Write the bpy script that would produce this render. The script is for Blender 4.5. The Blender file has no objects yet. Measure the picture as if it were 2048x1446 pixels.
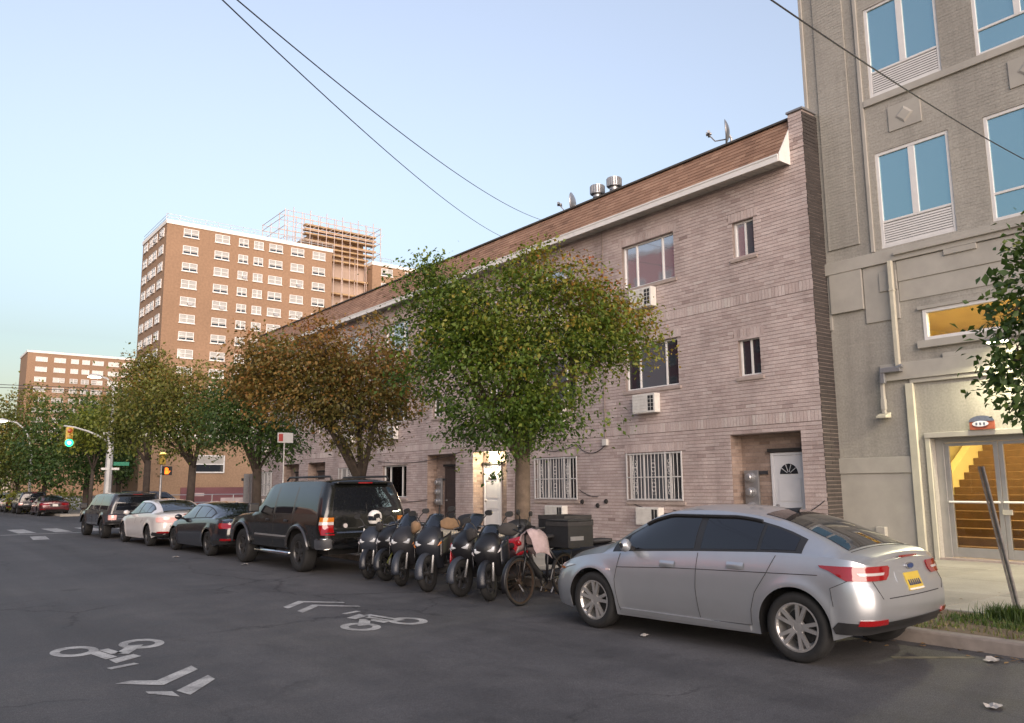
import bpy, math, random
import numpy as np
from mathutils import Vector, Matrix
S = bpy.context.scene
PI = math.pi
random.seed(7)

# ------------------------------------------------------------------ camera
cam_data = bpy.data.cameras.new('camera')
cam = bpy.data.objects.new('camera', cam_data)
S.collection.objects.link(cam)
S.camera = cam
_R = ((0.7926003, -0.0858159, -0.6036724), (-0.6096774, -0.1259064, -0.7825862), (-0.0088478, 0.9883234, -0.1521134))
cam.matrix_world = Matrix.Translation((0, 0, 1.68)) @ Matrix(_R).to_4x4()
cam_data.sensor_width = 36.0
cam_data.lens = 36.0 * 1616.06 / 2048
cam_data.clip_start = 0.1
cam_data.clip_end = 3000

# ------------------------------------------------------------------ sky and sun (low sun behind the camera, slightly to the right)
HUE, SAT = 0.511, 0.46
SUN_EL, SUN_AZ = 5.0, -20.0          # degrees; azimuth measured from -Y towards +X
w = bpy.data.worlds.new('World'); S.world = w; w.use_nodes = True
nt = w.node_tree
bg = nt.nodes['Background']
sky = nt.nodes.new('ShaderNodeTexSky')
sky.sky_type = 'NISHITA'; sky.sun_disc = False
sky.sun_elevation = math.radians(SUN_EL)
sky.sun_rotation = math.radians(180.0 - SUN_AZ)
sky.air_density = 2.0; sky.dust_density = 0.0; sky.ozone_density = 6.0
hs = nt.nodes.new('ShaderNodeHueSaturation'); hs.inputs['Hue'].default_value = HUE; hs.inputs['Saturation'].default_value = SAT
nt.links.new(sky.outputs[0], hs.inputs['Color'])
nt.links.new(hs.outputs[0], bg.inputs[0])
bg.inputs[1].default_value = 0.15
sd = bpy.data.lights.new('sun', 'SUN'); sun = bpy.data.objects.new('sun', sd); S.collection.objects.link(sun)
sd.energy = 1.9; sd.angle = math.radians(70); sd.color = (1.0, 0.80, 0.66)
_el, _az = math.radians(SUN_EL), math.radians(SUN_AZ)
_to = Vector((math.sin(_az) * math.cos(_el), -math.cos(_az) * math.cos(_el), math.sin(_el)))
sun.rotation_euler = _to.to_track_quat('Z', 'Y').to_euler()
S.view_settings.view_transform = 'Standard'
S.view_settings.look = 'None'
S.view_settings.gamma = 1.0
S.view_settings.use_curve_mapping = False
S.view_settings.exposure = 2.25

# ------------------------------------------------------------------ materials
def _nodes(name):
    m = bpy.data.materials.new(name); m.use_nodes = True
    n = m.node_tree
    return m, n, n.nodes['Principled BSDF']

def _pos(n, obj=False):
    if obj:
        return n.nodes.new('ShaderNodeTexCoord').outputs['Object']
    return n.nodes.new('ShaderNodeNewGeometry').outputs['Position']

def _noise(n, co, scale, detail=4, rough=.55, stretch=None):
    if stretch:
        mp = n.nodes.new('ShaderNodeMapping'); mp.inputs['Scale'].default_value = stretch
        n.links.new(co, mp.inputs[0]); co = mp.outputs[0]
    t = n.nodes.new('ShaderNodeTexNoise'); t.inputs['Scale'].default_value = scale
    t.inputs['Detail'].default_value = detail; t.inputs['Roughness'].default_value = rough
    n.links.new(co, t.inputs['Vector'])
    return t.outputs[0]

def _ramp(n, fac, stops):
    r = n.nodes.new('ShaderNodeValToRGB')
    e = r.color_ramp.elements
    while len(e) < len(stops): e.new(0.5)
    for el, (p, c) in zip(e, stops):
        el.position = p; el.color = (c, c, c, 1) if isinstance(c, (int, float)) else (*c, 1)
    n.links.new(fac, r.inputs[0])
    return r.outputs[0]

def _mix(n, fac, a, b, mode='MIX'):
    x = n.nodes.new('ShaderNodeMix'); x.data_type = 'RGBA'; x.blend_type = mode
    for sock, v in ((x.inputs[0], fac), (x.inputs[6], a), (x.inputs[7], b)):
        if isinstance(v, (int, float)): sock.default_value = v if sock == x.inputs[0] else (v, v, v, 1)
        elif isinstance(v, tuple): sock.default_value = (*v, 1)
        else: n.links.new(v, sock)
    return x.outputs[2]

def _bump(n, bsdf, h, strength=.3, dist=.01):
    b = n.nodes.new('ShaderNodeBump'); b.inputs['Strength'].default_value = strength; b.inputs['Distance'].default_value = dist
    n.links.new(h, b.inputs['Height']); n.links.new(b.outputs[0], bsdf.inputs['Normal'])

def mat(name, col, rough=.6, metal=0.0, var=.15, scale=6.0, bump=0.0, coat=0.0, obj=False, spec=None, emit=None, estr=0):
    m, n, b = _nodes(name)
    b.inputs['Roughness'].default_value = rough; b.inputs['Metallic'].default_value = metal
    b.inputs['Coat Weight'].default_value = coat; b.inputs['Coat Roughness'].default_value = .04
    if spec is not None: b.inputs['Specular IOR Level'].default_value = spec
    if var > 0:
        f = _noise(n, _pos(n, obj), scale, 5)
        lo = tuple(c * (1 - var) for c in col); hi = tuple(min(1, c * (1 + var)) for c in col)
        n.links.new(_ramp(n, f, ((.3, lo), (.7, hi))), b.inputs['Base Color'])
        if bump: _bump(n, b, _noise(n, _pos(n, obj), scale * 8, 6), bump)
    else:
        b.inputs['Base Color'].default_value = (*col, 1)
    if emit:
        b.inputs['Emission Color'].default_value = (*emit, 1); b.inputs['Emission Strength'].default_value = estr
    return m

def tone_mat(name, stops, rough=.85, dirt=.25, dscale=1.3, bump=.25, streak=None, fine=40):
    """colour picked per piece by the face attribute 'tone', with weathering on top"""
    m, n, b = _nodes(name)
    a = n.nodes.new('ShaderNodeAttribute'); a.attribute_name = 'tone'
    c = _ramp(n, a.outputs['Fac'], stops)
    p = _pos(n)
    d = _ramp(n, _noise(n, p, dscale, 6, .6), ((.3, 1 - dirt), (.65, 1.0)))
    c = _mix(n, 1.0, c, d, 'MULTIPLY')
    f = _noise(n, p, fine, 3)
    c = _mix(n, 1.0, c, _ramp(n, f, ((.25, .82), (.75, 1.12))), 'MULTIPLY')
    if streak:
        s = _ramp(n, _noise(n, p, 1.0, 5, .6, stretch=streak), ((.45, 1.0), (.72, .72)))
        c = _mix(n, 1.0, c, s, 'MULTIPLY')
    n.links.new(c, b.inputs['Base Color'])
    b.inputs['Roughness'].default_value = rough
    if bump: _bump(n, b, _noise(n, p, fine * 1.6, 4), bump, .006)
    return m

def asphalt_mat():
    m, n, b = _nodes('asphalt')
    p = _pos(n)
    big = _noise(n, p, .35, 5, .6)
    mid = _noise(n, p, 2.2, 6, .65)
    fine = _noise(n, p, 90, 3, .7)
    c = _ramp(n, big, ((.30, (.062, .061, .064)), (.5, (.077, .075, .078)), (.70, (.092, .089, .089))))
    c = _mix(n, 1.0, c, _ramp(n, mid, ((.30, .76), (.64, 1.10))), 'MULTIPLY')
    c = _mix(n, 1.0, c, _ramp(n, fine, ((.3, .5), (.52, 1.0), (.72, 1.7))), 'MULTIPLY')
    c = _mix(n, 1.0, c, _ramp(n, _noise(n, p, 22, 4, .7), ((.3, .80), (.7, 1.18))), 'MULTIPLY')
    # wheel tracks and long wear along the street
    tr = _noise(n, p, 1.0, 4, .5, stretch=(1.1, .05, 1))
    c = _mix(n, 1.0, c, _ramp(n, tr, ((.35, .82), (.65, 1.12))), 'MULTIPLY')
    # hairline cracks
    wv = _noise(n, p, 1.3, 5)
    va = n.nodes.new('ShaderNodeVectorMath'); va.operation = 'ADD'
    sc = n.nodes.new('ShaderNodeVectorMath'); sc.operation = 'SCALE'; sc.inputs[3].default_value = .9
    cb = n.nodes.new('ShaderNodeCombineXYZ')
    n.links.new(wv, cb.inputs[0]); n.links.new(mid, cb.inputs[1]); n.links.new(cb.outputs[0], sc.inputs[0])
    n.links.new(p, va.inputs[0]); n.links.new(sc.outputs[0], va.inputs[1])
    vo = n.nodes.new('ShaderNodeTexVoronoi'); vo.feature = 'DISTANCE_TO_EDGE'; vo.inputs['Scale'].default_value = .34
    n.links.new(va.outputs[0], vo.inputs['Vector'])
    cr = _ramp(n, vo.outputs['Distance'], ((.0, .55), (.006, .75), (.011, 1.0)))
    msk = _ramp(n, _noise(n, p, .22, 3), ((.44, 0.0), (.52, 1.0)))
    c = _mix(n, msk, c, _mix(n, 1.0, c, cr, 'MULTIPLY'))
    # oil spots
    oil = _ramp(n, _noise(n, p, .9, 3, .5), ((.66, 1.0), (.74, .6)))
    c = _mix(n, 1.0, c, oil, 'MULTIPLY')
    n.links.new(c, b.inputs['Base Color'])
    n.links.new(_ramp(n, mid, ((.3, .72), (.7, .9))), b.inputs['Roughness'])
    b.inputs['Specular IOR Level'].default_value = .35
    _bump(n, b, fine, .55, .006)
    return m

def paint_mark_mat():
    m, n, b = _nodes('road_paint')
    p = _pos(n)
    wear = _ramp(n, _noise(n, p, 3.2, 8, .72), ((.40, 1.0), (.60, 0.0)))
    fine = _ramp(n, _noise(n, p, 70, 3, .7), ((.35, .2), (.6, 1.0)))
    k = _mix(n, 1.0, _mix(n, .35, wear, 1.0), _mix(n, .45, fine, 1.0), 'MULTIPLY')
    n.links.new(_mix(n, k, (.085, .083, .085), (.48, .475, .46)), b.inputs['Base Color'])
    b.inputs['Roughness'].default_value = .75
    return m

def glass_mat(name, col, rough=.03, spec=.6, wob=.0):
    m, n, b = _nodes(name)
    b.inputs['Base Color'].default_value = (*col, 1)
    b.inputs['Roughness'].default_value = rough
    b.inputs['Specular IOR Level'].default_value = spec
    b.inputs['Coat Weight'].default_value = .6; b.inputs['Coat Roughness'].default_value = .02
    if wob: _bump(n, b, _noise(n, _pos(n), 1.2, 2), wob, .05)
    return m

def mirror_glass_mat(name, tint, share=.75):
    """coated pane: a tinted reflection over a dark body"""
    m, n, b = _nodes(name)
    b.inputs['Base Color'].default_value = (*tint, 1)
    b.inputs['Metallic'].default_value = share; b.inputs['Roughness'].default_value = .04
    _bump(n, b, _noise(n, _pos(n), .9, 2), .05, .05)
    return m

def clear_glass_mat():
    m, n, b = _nodes('clear_glass')
    out = [x for x in n.nodes if x.type == 'OUTPUT_MATERIAL'][0]
    t = n.nodes.new('ShaderNodeBsdfTransparent'); t.inputs[0].default_value = (.9, .92, .9, 1)
    g = n.nodes.new('ShaderNodeBsdfGlossy'); g.inputs['Roughness'].default_value = .02
    fr = n.nodes.new('ShaderNodeFresnel'); fr.inputs[0].default_value = 1.5
    mx = n.nodes.new('ShaderNodeMixShader')
    n.links.new(fr.outputs[0], mx.inputs[0]); n.links.new(t.outputs[0], mx.inputs[1]); n.links.new(g.outputs[0], mx.inputs[2])
    n.links.new(mx.outputs[0], out.inputs[0])
    return m

def lamp_mat(name, col, strength):
    m, n, b = _nodes(name)
    b.inputs['Base Color'].default_value = (*[c * .6 for c in col], 1)
    b.inputs['Emission Color'].default_value = (*col, 1); b.inputs['Emission Strength'].default_value = strength
    return m

def leaf_mat(name, stops):
    m, n, b = _nodes(name)
    a = n.nodes.new('ShaderNodeAttribute'); a.attribute_name = 'tone'
    c = _ramp(n, a.outputs['Fac'], stops)
    n.links.new(c, b.inputs['Base Color'])
    b.inputs['Roughness'].default_value = .55
    out = [x for x in n.nodes if x.type == 'OUTPUT_MATERIAL'][0]
    tl = n.nodes.new('ShaderNodeBsdfTranslucent'); n.links.new(_mix(n, 1.0, c, (1.0, 1.0, .55), 'MULTIPLY'), tl.inputs[0])
    mx = n.nodes.new('ShaderNodeMixShader'); mx.inputs[0].default_value = .3
    n.links.new(b.outputs[0], mx.inputs[1]); n.links.new(tl.outputs[0], mx.inputs[2]); n.links.new(mx.outputs[0], out.inputs[0])
    return m

# ------------------------------------------------------------------ mesh building
class MB:
    def __init__(self):
        self.v = []; self.f = []; self.t = []; self.m = []
    def add(self, vs, fs, tone=.5, mi=0):
        o = len(self.v); self.v.extend(vs)
        for f in fs:
            self.f.append([i + o for i in f]); self.t.append(tone); self.m.append(mi)
        return self
    def box(self, x0, x1, y0, y1, z0, z1, tone=.5, mi=0):
        return self.add([(x0, y0, z0), (x1, y0, z0), (x1, y1, z0), (x0, y1, z0), (x0, y0, z1), (x1, y0, z1), (x1, y1, z1), (x0, y1, z1)],
                        [(3, 2, 1, 0), (4, 5, 6, 7), (0, 1, 5, 4), (1, 2, 6, 5), (2, 3, 7, 6), (3, 0, 4, 7)], tone, mi)
    def quad(self, a, b, c, d, tone=.5, mi=0):
        return self.add([a, b, c, d], [(0, 1, 2, 3)], tone, mi)
    def bar(self, p0, p1, w, h, up=(0, 0, 1), tone=.5, mi=0):
        p0, p1 = Vector(p0), Vector(p1); d = (p1 - p0).normalized()
        s = d.cross(Vector(up))
        if s.length < 1e-4: s = d.cross(Vector((1, 0, 0)))
        s.normalize(); u = s.cross(d); s = s * w / 2; u = u * h / 2
        return self.add([tuple(p + q) for p in (p0, p1) for q in (-s - u, s - u, s + u, -s + u)],
                        [(0, 1, 2, 3), (7, 6, 5, 4), (0, 4, 5, 1), (1, 5, 6, 2), (2, 6, 7, 3), (3, 7, 4, 0)], tone, mi)
    def tube(self, pts, r, n=8, tone=.5, mi=0, caps=True):
        pts = [Vector(p) for p in pts]
        rs = r if isinstance(r, (list, tuple)) else [r] * len(pts)
        vs = []; ref = None
        for i, p in enumerate(pts):
            d = (pts[min(i + 1, len(pts) - 1)] - pts[max(i - 1, 0)]).normalized()
            if ref is None:
                ref = d.cross(Vector((0, 0, 1)))
                if ref.length < .05: ref = d.cross(Vector((1, 0, 0)))
            s = (ref - d * ref.dot(d))
            s = s.normalized() if s.length > 1e-6 else d.orthogonal().normalized()
            ref = s; u = d.cross(s)
            for k in range(n):
                a = 2 * PI * k / n
                vs.append(tuple(p + (s * math.cos(a) + u * math.sin(a)) * rs[i]))
        fs = [(i * n + k, i * n + (k + 1) % n, (i + 1) * n + (k + 1) % n, (i + 1) * n + k) for i in range(len(pts) - 1) for k in range(n)]
        if caps:
            fs.append(tuple(reversed(range(n)))); fs.append(tuple((len(pts) - 1) * n + k for k in range(n)))
        return self.add(vs, fs, tone, mi)
    def lathe(self, prof, c=(0, 0, 0), axis='z', n=16, tone=.5, mi=0, a0=0.0, a1=2 * PI):
        full = abs(a1 - a0 - 2 * PI) < 1e-6
        m = n if full else n + 1
        vs = []
        for r, h in prof:
            for k in range(m):
                a = a0 + (a1 - a0) * k / n
                p = (r * math.cos(a), r * math.sin(a), h)
                if axis == 'x': p = (p[2], p[0], p[1])
                elif axis == 'y': p = (p[1], p[2], p[0])
                vs.append((p[0] + c[0], p[1] + c[1], p[2] + c[2]))
        fs = []
        for i in range(len(prof) - 1):
            for k in range(n):
                k2 = (k + 1) % m
                fs.append((i * m + k, i * m + k2, (i + 1) * m + k2, (i + 1) * m + k))
        return self.add(vs, fs, tone, mi)
    def prism(self, poly, axis, a0, a1, tone=.5, mi=0):
        def P(p, a):
            return {'x': (a, p[0], p[1]), 'y': (p[0], a, p[1]), 'z': (p[0], p[1], a)}[axis]
        n = len(poly)
        vs = [P(p, a0) for p in poly] + [P(p, a1) for p in poly]
        fs = [tuple(range(n)), tuple(reversed(range(n, 2 * n)))] + [(i, i + n, (i + 1) % n + n, (i + 1) % n) for i in range(n)]
        return self.add(vs, fs, tone, mi)
    def grid(self, rows, tone=.5, mi=0, close=False):
        m = len(rows[0]); vs = [tuple(p) for r in rows for p in r]
        fs = []
        for i in range(len(rows) - 1):
            for k in range(m if close else m - 1):
                k2 = (k + 1) % m
                fs.append((i * m + k, i * m + k2, (i + 1) * m + k2, (i + 1) * m + k))
        return self.add(vs, fs, tone, mi)
    def mesh(self, name, mats, smooth=False, off=None, fix=True):
        me = bpy.data.meshes.new(name)
        vs = self.v
        if off is not None:
            vs = [(a - off[0], b - off[1], c - off[2]) for a, b, c in vs]
        me.from_pydata(vs, [], self.f)
        for mm in (mats if isinstance(mats, (list, tuple)) else [mats]): me.materials.append(mm)
        if any(self.m): me.polygons.foreach_set('material_index', self.m)
        at = me.attributes.new('tone', 'FLOAT', 'FACE'); at.data.foreach_set('value', np.array(self.t, dtype=np.float32))
        if fix:
            import bmesh
            bm = bmesh.new(); bm.from_mesh(me); bmesh.ops.recalc_face_normals(bm, faces=bm.faces); bm.to_mesh(me); bm.free()
        if smooth: me.polygons.foreach_set('use_smooth', [True] * len(me.polygons))
        me.update()
        return me

ORG = {}
def link(o, parent=None, loc=(0, 0, 0), rotz=0.0):
    S.collection.objects.link(o)
    o.location = loc
    if rotz: o.rotation_euler = (0, 0, rotz)
    if parent is not None: o.parent = parent
    return o

def root(name, loc, label=None, cat=None, group=None, rotz=0.0, kind=None):
    o = link(bpy.data.objects.new(name, None), None, loc, rotz)
    o.empty_display_size = .2
    ORG[o.name] = Vector(loc)
    return tag(o, label, cat, group, kind)

def tag(o, label=None, cat=None, group=None, kind=None):
    for k, v in (('label', label), ('category', cat), ('group', group), ('kind', kind)):
        if v: o[k] = v
    return o

def part(name, mb, mats, parent=None, smooth=False, local=False, bev=0.0, label=None, kind=None, sub=0, auto=None):
    """one mesh object. World coordinates are shifted into the parent's frame unless local."""
    off = None
    if parent is not None and not local: off = ORG[parent.name]
    me = mb.mesh(name, mats, smooth or auto is not None, off)
    o = link(bpy.data.objects.new(name, me), parent)
    if parent is not None and not local: ORG[o.name] = off
    if bev:
        b = o.modifiers.new('bevel', 'BEVEL'); b.width = bev; b.segments = 2; b.limit_method = 'ANGLE'; b.angle_limit = math.radians(40)
    if sub:
        s = o.modifiers.new('sub', 'SUBSURF'); s.levels = sub; s.render_levels = sub
    if auto is not None:
        try: me.set_sharp_from_angle(angle=math.radians(auto))
        except Exception: pass
    return tag(o, label, None, None, kind)

def solo(name, mb, mats, loc, label=None, cat=None, group=None, kind=None, **kw):
    """a top-level thing that is one mesh, built in world coordinates round its base point"""
    me = mb.mesh(name, mats, kw.get('smooth', False), loc)
    o = link(bpy.data.objects.new(name, me), None, loc)
    ORG[o.name] = Vector(loc)
    if kw.get('bev'):
        b = o.modifiers.new('bevel', 'BEVEL'); b.width = kw['bev']; b.segments = 2; b.limit_method = 'ANGLE'
    return tag(o, label, cat, group, kind)

def share(name, me, parent, loc, rotz=0.0):
    return link(bpy.data.objects.new(name, me), parent, loc, rotz)

def copy_tree(o, parent=None):
    c = o.copy(); S.collection.objects.link(c)
    if parent is not None: c.parent = parent
    for ch in o.children: copy_tree(ch, c)
    return c
# ------------------------------------------------------------------ shared materials
M = {}
M['brick'] = tone_mat('pink_grey_brick', ((0, (.30, .225, .21)), (.3, (.465, .372, .348)), (.55, (.53, .436, .41)), (.8, (.57, .48, .455)), (1, (.60, .535, .50))), .9, .20, 1.3, .3, (.8, .8, .12))
M['end_brick'] = tone_mat('tarred_end_brick', ((0, (.036, .030, .028)), (1, (.058, .048, .044))), .9, .25, 1, .3)  # near-black colour stands in for the shade in the gap between the buildings
M['mortar'] = mat('mortar', (.23, .185, .168), .95, var=.2, scale=5)
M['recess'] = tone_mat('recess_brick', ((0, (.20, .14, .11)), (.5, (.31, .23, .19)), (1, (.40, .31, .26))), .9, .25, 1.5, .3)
M['paint_wall'] = tone_mat('grey_painted_brick', ((0, (.355, .334, .294)), (1, (.385, .362, .320))), .7, .12, .7, .2, (1.6, 1.6, .12), 24)
M['paint_trim'] = mat('grey_painted_trim', (.372, .350, .310), .6, var=.1, scale=2.2, bump=.12)
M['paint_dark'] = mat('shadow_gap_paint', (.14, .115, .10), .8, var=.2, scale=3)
M['cream_pipe'] = mat('cream_painted_pipe', (.48, .45, .36), .5, var=.08, scale=8)
M['cream'] = mat('cream_paint', (.46, .435, .35), .6, var=.08, scale=4)
M['shingle'] = tone_mat('brown_shingle', ((0, (.20, .110, .070)), (.5, (.30, .172, .112)), (1, (.37, .225, .15))), .92, .2, .6, .35, None, 90)
M['white'] = mat('white_aluminium', (.70, .68, .65), .45, var=.06, scale=4)
M['soffit'] = mat('soffit_panel', (.42, .40, .37), .6, var=.1, scale=4)
M['roof'] = mat('roof_felt', (.07, .065, .06), .9, var=.2, scale=2)
M['frame'] = mat('white_window_frame', (.66, .645, .63), .4, var=.05, scale=5)
M['sill'] = mat('concrete_sill', (.33, .27, .24), .85, var=.15, scale=6, bump=.1)
M['pane'] = glass_mat('window_glass', (.022, .026, .032), .03, .6, .05)
M['pane_sky'] = mirror_glass_mat('window_glass_bright', (.58, .58, .62))
M['curtain'] = glass_mat('window_glass_curtain', (.085, .095, .11), .05, .5, .04)
M['blind'] = glass_mat('window_glass_blind', (.36, .345, .32), .05, .5)
M['blue_glass'] = mirror_glass_mat('blue_glass', (.34, .52, .58), .8)
M['iron'] = mat('grey_white_iron', (.52, .51, .50), .5, var=.08, scale=9)
M['ac'] = mat('ac_white', (.60, .58, .54), .55, var=.1, scale=7)
M['black'] = mat('black_plastic', (.016, .016, .017), .5, var=.1, scale=8)
M['dark'] = mat('dark_recess', (.02, .018, .017), .8, var=.1)
M['door_white'] = mat('white_door_paint', (.60, .60, .62), .4, var=.05, scale=3)
M['door_dark'] = mat('dark_door_paint', (.05, .035, .032), .5, var=.15, scale=3)
M['grey_metal'] = mat('grey_metal', (.30, .30, .31), .45, .6, var=.12, scale=8)
M['galv'] = mat('galvanised', (.40, .40, .41), .42, .75, var=.15, scale=6)
M['wire'] = mat('wire_black', (.03, .03, .035), .6, var=0)
M['tower'] = tone_mat('red_orange_brick', ((0, (.255, .155, .094)), (1, (.325, .206, .130))), .9, .15, .12, 0, None, 3)
M['coping'] = mat('white_coping', (.72, .68, .64), .6, var=.05, scale=1)
M['wood_scaf'] = mat('scaffold_timber', (.42, .28, .15), .8, var=.2, scale=1)
M['steel_scaf'] = mat('scaffold_steel', (.50, .39, .34), .5, .3, var=.1, scale=1)
M['net'] = mat('scaffold_netting', (.40, .30, .24), .9, var=.12, scale=.5)

CLEAR = clear_glass_mat(); M['clear'] = CLEAR
def subtract(iv, cuts):
    out = [iv]
    for c0, c1 in cuts:
        nx = []
        for a, b in out:
            if c1 <= a or c0 >= b: nx.append((a, b)); continue
            if c0 > a: nx.append((a, c0))
            if c1 < b: nx.append((c1, b))
        out = nx
    return out

def wall_sheet(mb, mp, u0, u1, z0, z1, holes, depth=.14, tone=.5, mi=0):
    """flat wall with rectangular holes (u0,u1,z0,z1[,depth]); reveals go inwards"""
    us = sorted({u0, u1, *[v for h in holes for v in h[:2] if u0 < v < u1]})
    zs = sorted({z0, z1, *[v for h in holes for v in h[2:4] if z0 < v < z1]})
    for a, b in zip(us, us[1:]):
        for c, d in zip(zs, zs[1:]):
            um, zm = (a + b) / 2, (c + d) / 2
            if any(h[0] < um < h[1] and h[2] < zm < h[3] for h in holes): continue
            mb.quad(mp(a, c, 0), mp(b, c, 0), mp(b, d, 0), mp(a, d, 0), tone, mi)
    for h in holes:
        a, b, c, d = h[:4]; dp = -(h[4] if len(h) > 4 else depth)
        mb.quad(mp(a, c, 0), mp(a, c, dp), mp(a, d, dp), mp(a, d, 0), tone, mi)
        mb.quad(mp(b, c, 0), mp(b, c, dp), mp(b, d, dp), mp(b, d, 0), tone, mi)
        mb.quad(mp(a, d, 0), mp(a, d, dp), mp(b, d, dp), mp(b, d, 0), tone, mi)
        mb.quad(mp(a, c, 0), mp(a, c, dp), mp(b, c, dp), mp(b, c, 0), tone, mi)

def brick_faces(mb, mp, a, b, c, d, h, tone, ch=.0):
    p = [mp(a, c, -.01), mp(b, c, -.01), mp(b, d, -.01), mp(a, d, -.01), mp(a + ch, c + ch, h), mp(b - ch, c + ch, h), mp(b - ch, d - ch, h), mp(a + ch, d - ch, h)]
    mb.add(p, [(4, 5, 6, 7), (0, 1, 5, 4), (1, 2, 6, 5), (2, 3, 7, 6), (3, 0, 4, 7)], tone)

def lay_bricks(bld, mp, u0, u1, z0, z1, holes, course, length, joint, proud, matl, n_single=0, soldiers=(), spread=.17, jit=.002, rng=None, vis=None, stuff_name='brickwork', single='brick'):
    """running-bond bricks on the plane mp(u, z, out). The n_single largest in view are objects of their own."""
    rng = rng or random.Random(3); vj = joint * .35
    items = []
    cuts = [tuple(h[:4]) for h in holes] + [tuple(s[:4]) for s in soldiers]
    nz = int(round((z1 - z0) / course))
    for i in range(nz):
        c = z0 + i * course; d = c + course - joint; zm = (c + d) / 2
        ivs = subtract((u0, u1), [(h[0], h[1]) for h in cuts if h[2] < zm < h[3]])
        off = (length / 2 if i % 2 else 0) + rng.uniform(-.01, .01)
        for a0, b0 in ivs:
            k = math.floor((a0 - u0 - off) / length)
            while True:
                a = u0 + off + k * length; b = a + length - vj; k += 1
                if a >= b0: break
                aa, bb = max(a, a0), min(b, b0)
                if bb - aa < .035: continue
                t = min(1, max(0, rng.gauss(.5, spread)))
                items.append((aa, bb, c, d, t, bb - aa > length - vj - 1e-4))
    for s in soldiers:
        n = max(1, int((s[1] - s[0]) / (course + .004))); st = (s[1] - s[0]) / n
        base = s[4] if len(s) > 4 else .74
        t = base
        for k in range(n):
            if k % 4 == 0 or rng.random() < .25: t = base + rng.choice((-.3, -.12, 0, .1, .14, -.2))
            items.append((s[0] + k * st, s[0] + (k + 1) * st - joint, s[2] + joint, s[3] - joint, min(1, max(0, t + rng.gauss(0, .06))), False))
    singles = set()
    if n_single:
        cp = Vector((0, 0, 1.68))
        cand = []
        for j, it in enumerate(items):
            if not it[5]: continue
            m = (it[0] + it[1]) / 2, (it[2] + it[3]) / 2
            if vis and not vis(*m): continue
            cand.append(((Vector(mp(m[0], m[1], 0)) - cp).length, j))
        cand.sort(); singles = {j for _, j in cand[:n_single]}
    mb = MB(); protos = {}
    for j, (a, b, c, d, t, full) in enumerate(items):
        h = proud + rng.uniform(-jit, jit)
        if j in singles:
            q = round(t * 9)
            if q not in protos:
                pm = MB(); L, Hh = length - vj, course - joint
                o0 = Vector(mp(0, 0, 0)) if False else Vector(mp(u0, z0, 0))
                lp = lambda u, z, dd: tuple(Vector(mp(u0 + u, z0 + z, dd)) - o0)
                brick_faces(pm, lp, -L / 2, L / 2, -Hh / 2, Hh / 2, proud, q / 9)
                protos[q] = pm.mesh(single, matl)
            loc = Vector(mp((a + b) / 2, (c + d) / 2, h - proud)) - ORG[bld.name]
            share(single, protos[q], bld, loc)
        else:
            brick_faces(mb, mp, a, b, c, d, h, t)
    return part(stuff_name, mb, matl, bld, kind='stuff')

def frame_window(bld, mp, a, b, c, d, panes, bw=.05, fm='frame', depth=.07, sill=True, sill_mat='sill', hbars=(), mw=.05, name='window', sill_out=.05, fout=-.085):
    """panes: list of (u0,u1,z0,z1,material) as fractions of the clear opening"""
    f = MB()
    def bx(u0, u1, z0, z1, d0=fout, d1=fout - depth): 
        p = [mp(u, z, q) for q in (d1, d0) for u, z in ((u0, z0), (u1, z0), (u1, z1), (u0, z1))]
        f.add(p, [(0, 1, 2, 3), (7, 6, 5, 4), (0, 4, 5, 1), (1, 5, 6, 2), (2, 6, 7, 3), (3, 7, 4, 0)])
    bx(a, a + bw, c, d); bx(b - bw, b, c, d); bx(a + bw, b - bw, c, c + bw); bx(a + bw, b - bw, d - bw, d)
    W, H = b - a - 2 * bw, d - c - 2 * bw
    for x in sorted({round(p[0], 4) for p in panes if p[0] > .01}):
        zz = [p for p in panes if abs(p[0] - x) < .001]
        z0 = min(p[2] for p in zz); z1 = max(p[3] for p in zz)
        bx(a + bw + x * W - mw / 2, a + bw + x * W + mw / 2, c + bw + z0 * H, c + bw + z1 * H, fout - .004)
    for z in hbars: bx(a + bw, b - bw, c + bw + z * H - .025, c + bw + z * H + .025, fout - .007)
    wn = part(name, f, M[fm], bld, bev=.006)
    for u0, u1, z0, z1, mm in panes:
        p = MB()
        U0, U1, Z0, Z1 = a + bw + u0 * W, a + bw + u1 * W, c + bw + z0 * H, c + bw + z1 * H
        q = [mp(u, z, dd) for dd in (fout - .05, fout - .038) for u, z in ((U0, Z0), (U1, Z0), (U1, Z1), (U0, Z1))]
        p.add(q, [(0, 1, 2, 3), (7, 6, 5, 4), (0, 4, 5, 1), (1, 5, 6, 2), (2, 6, 7, 3), (3, 7, 4, 0)])
        part('pane', p, M[mm], wn)
    if sill:
        s = MB(); lo = c - .11; o = sill_out
        p = [mp(u, z, dd) for u in (a - .08, b + .08) for dd, z in ((-.1, lo), (o, lo), (o, c - .035), (-.1, c))]
        s.add(p, [(0, 1, 2, 3), (7, 6, 5, 4), (0, 4, 5, 1), (1, 5, 6, 2), (2, 6, 7, 3), (3, 7, 4, 0)])
        part('sill', s, M[sill_mat], wn, bev=.006)
    return wn

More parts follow.
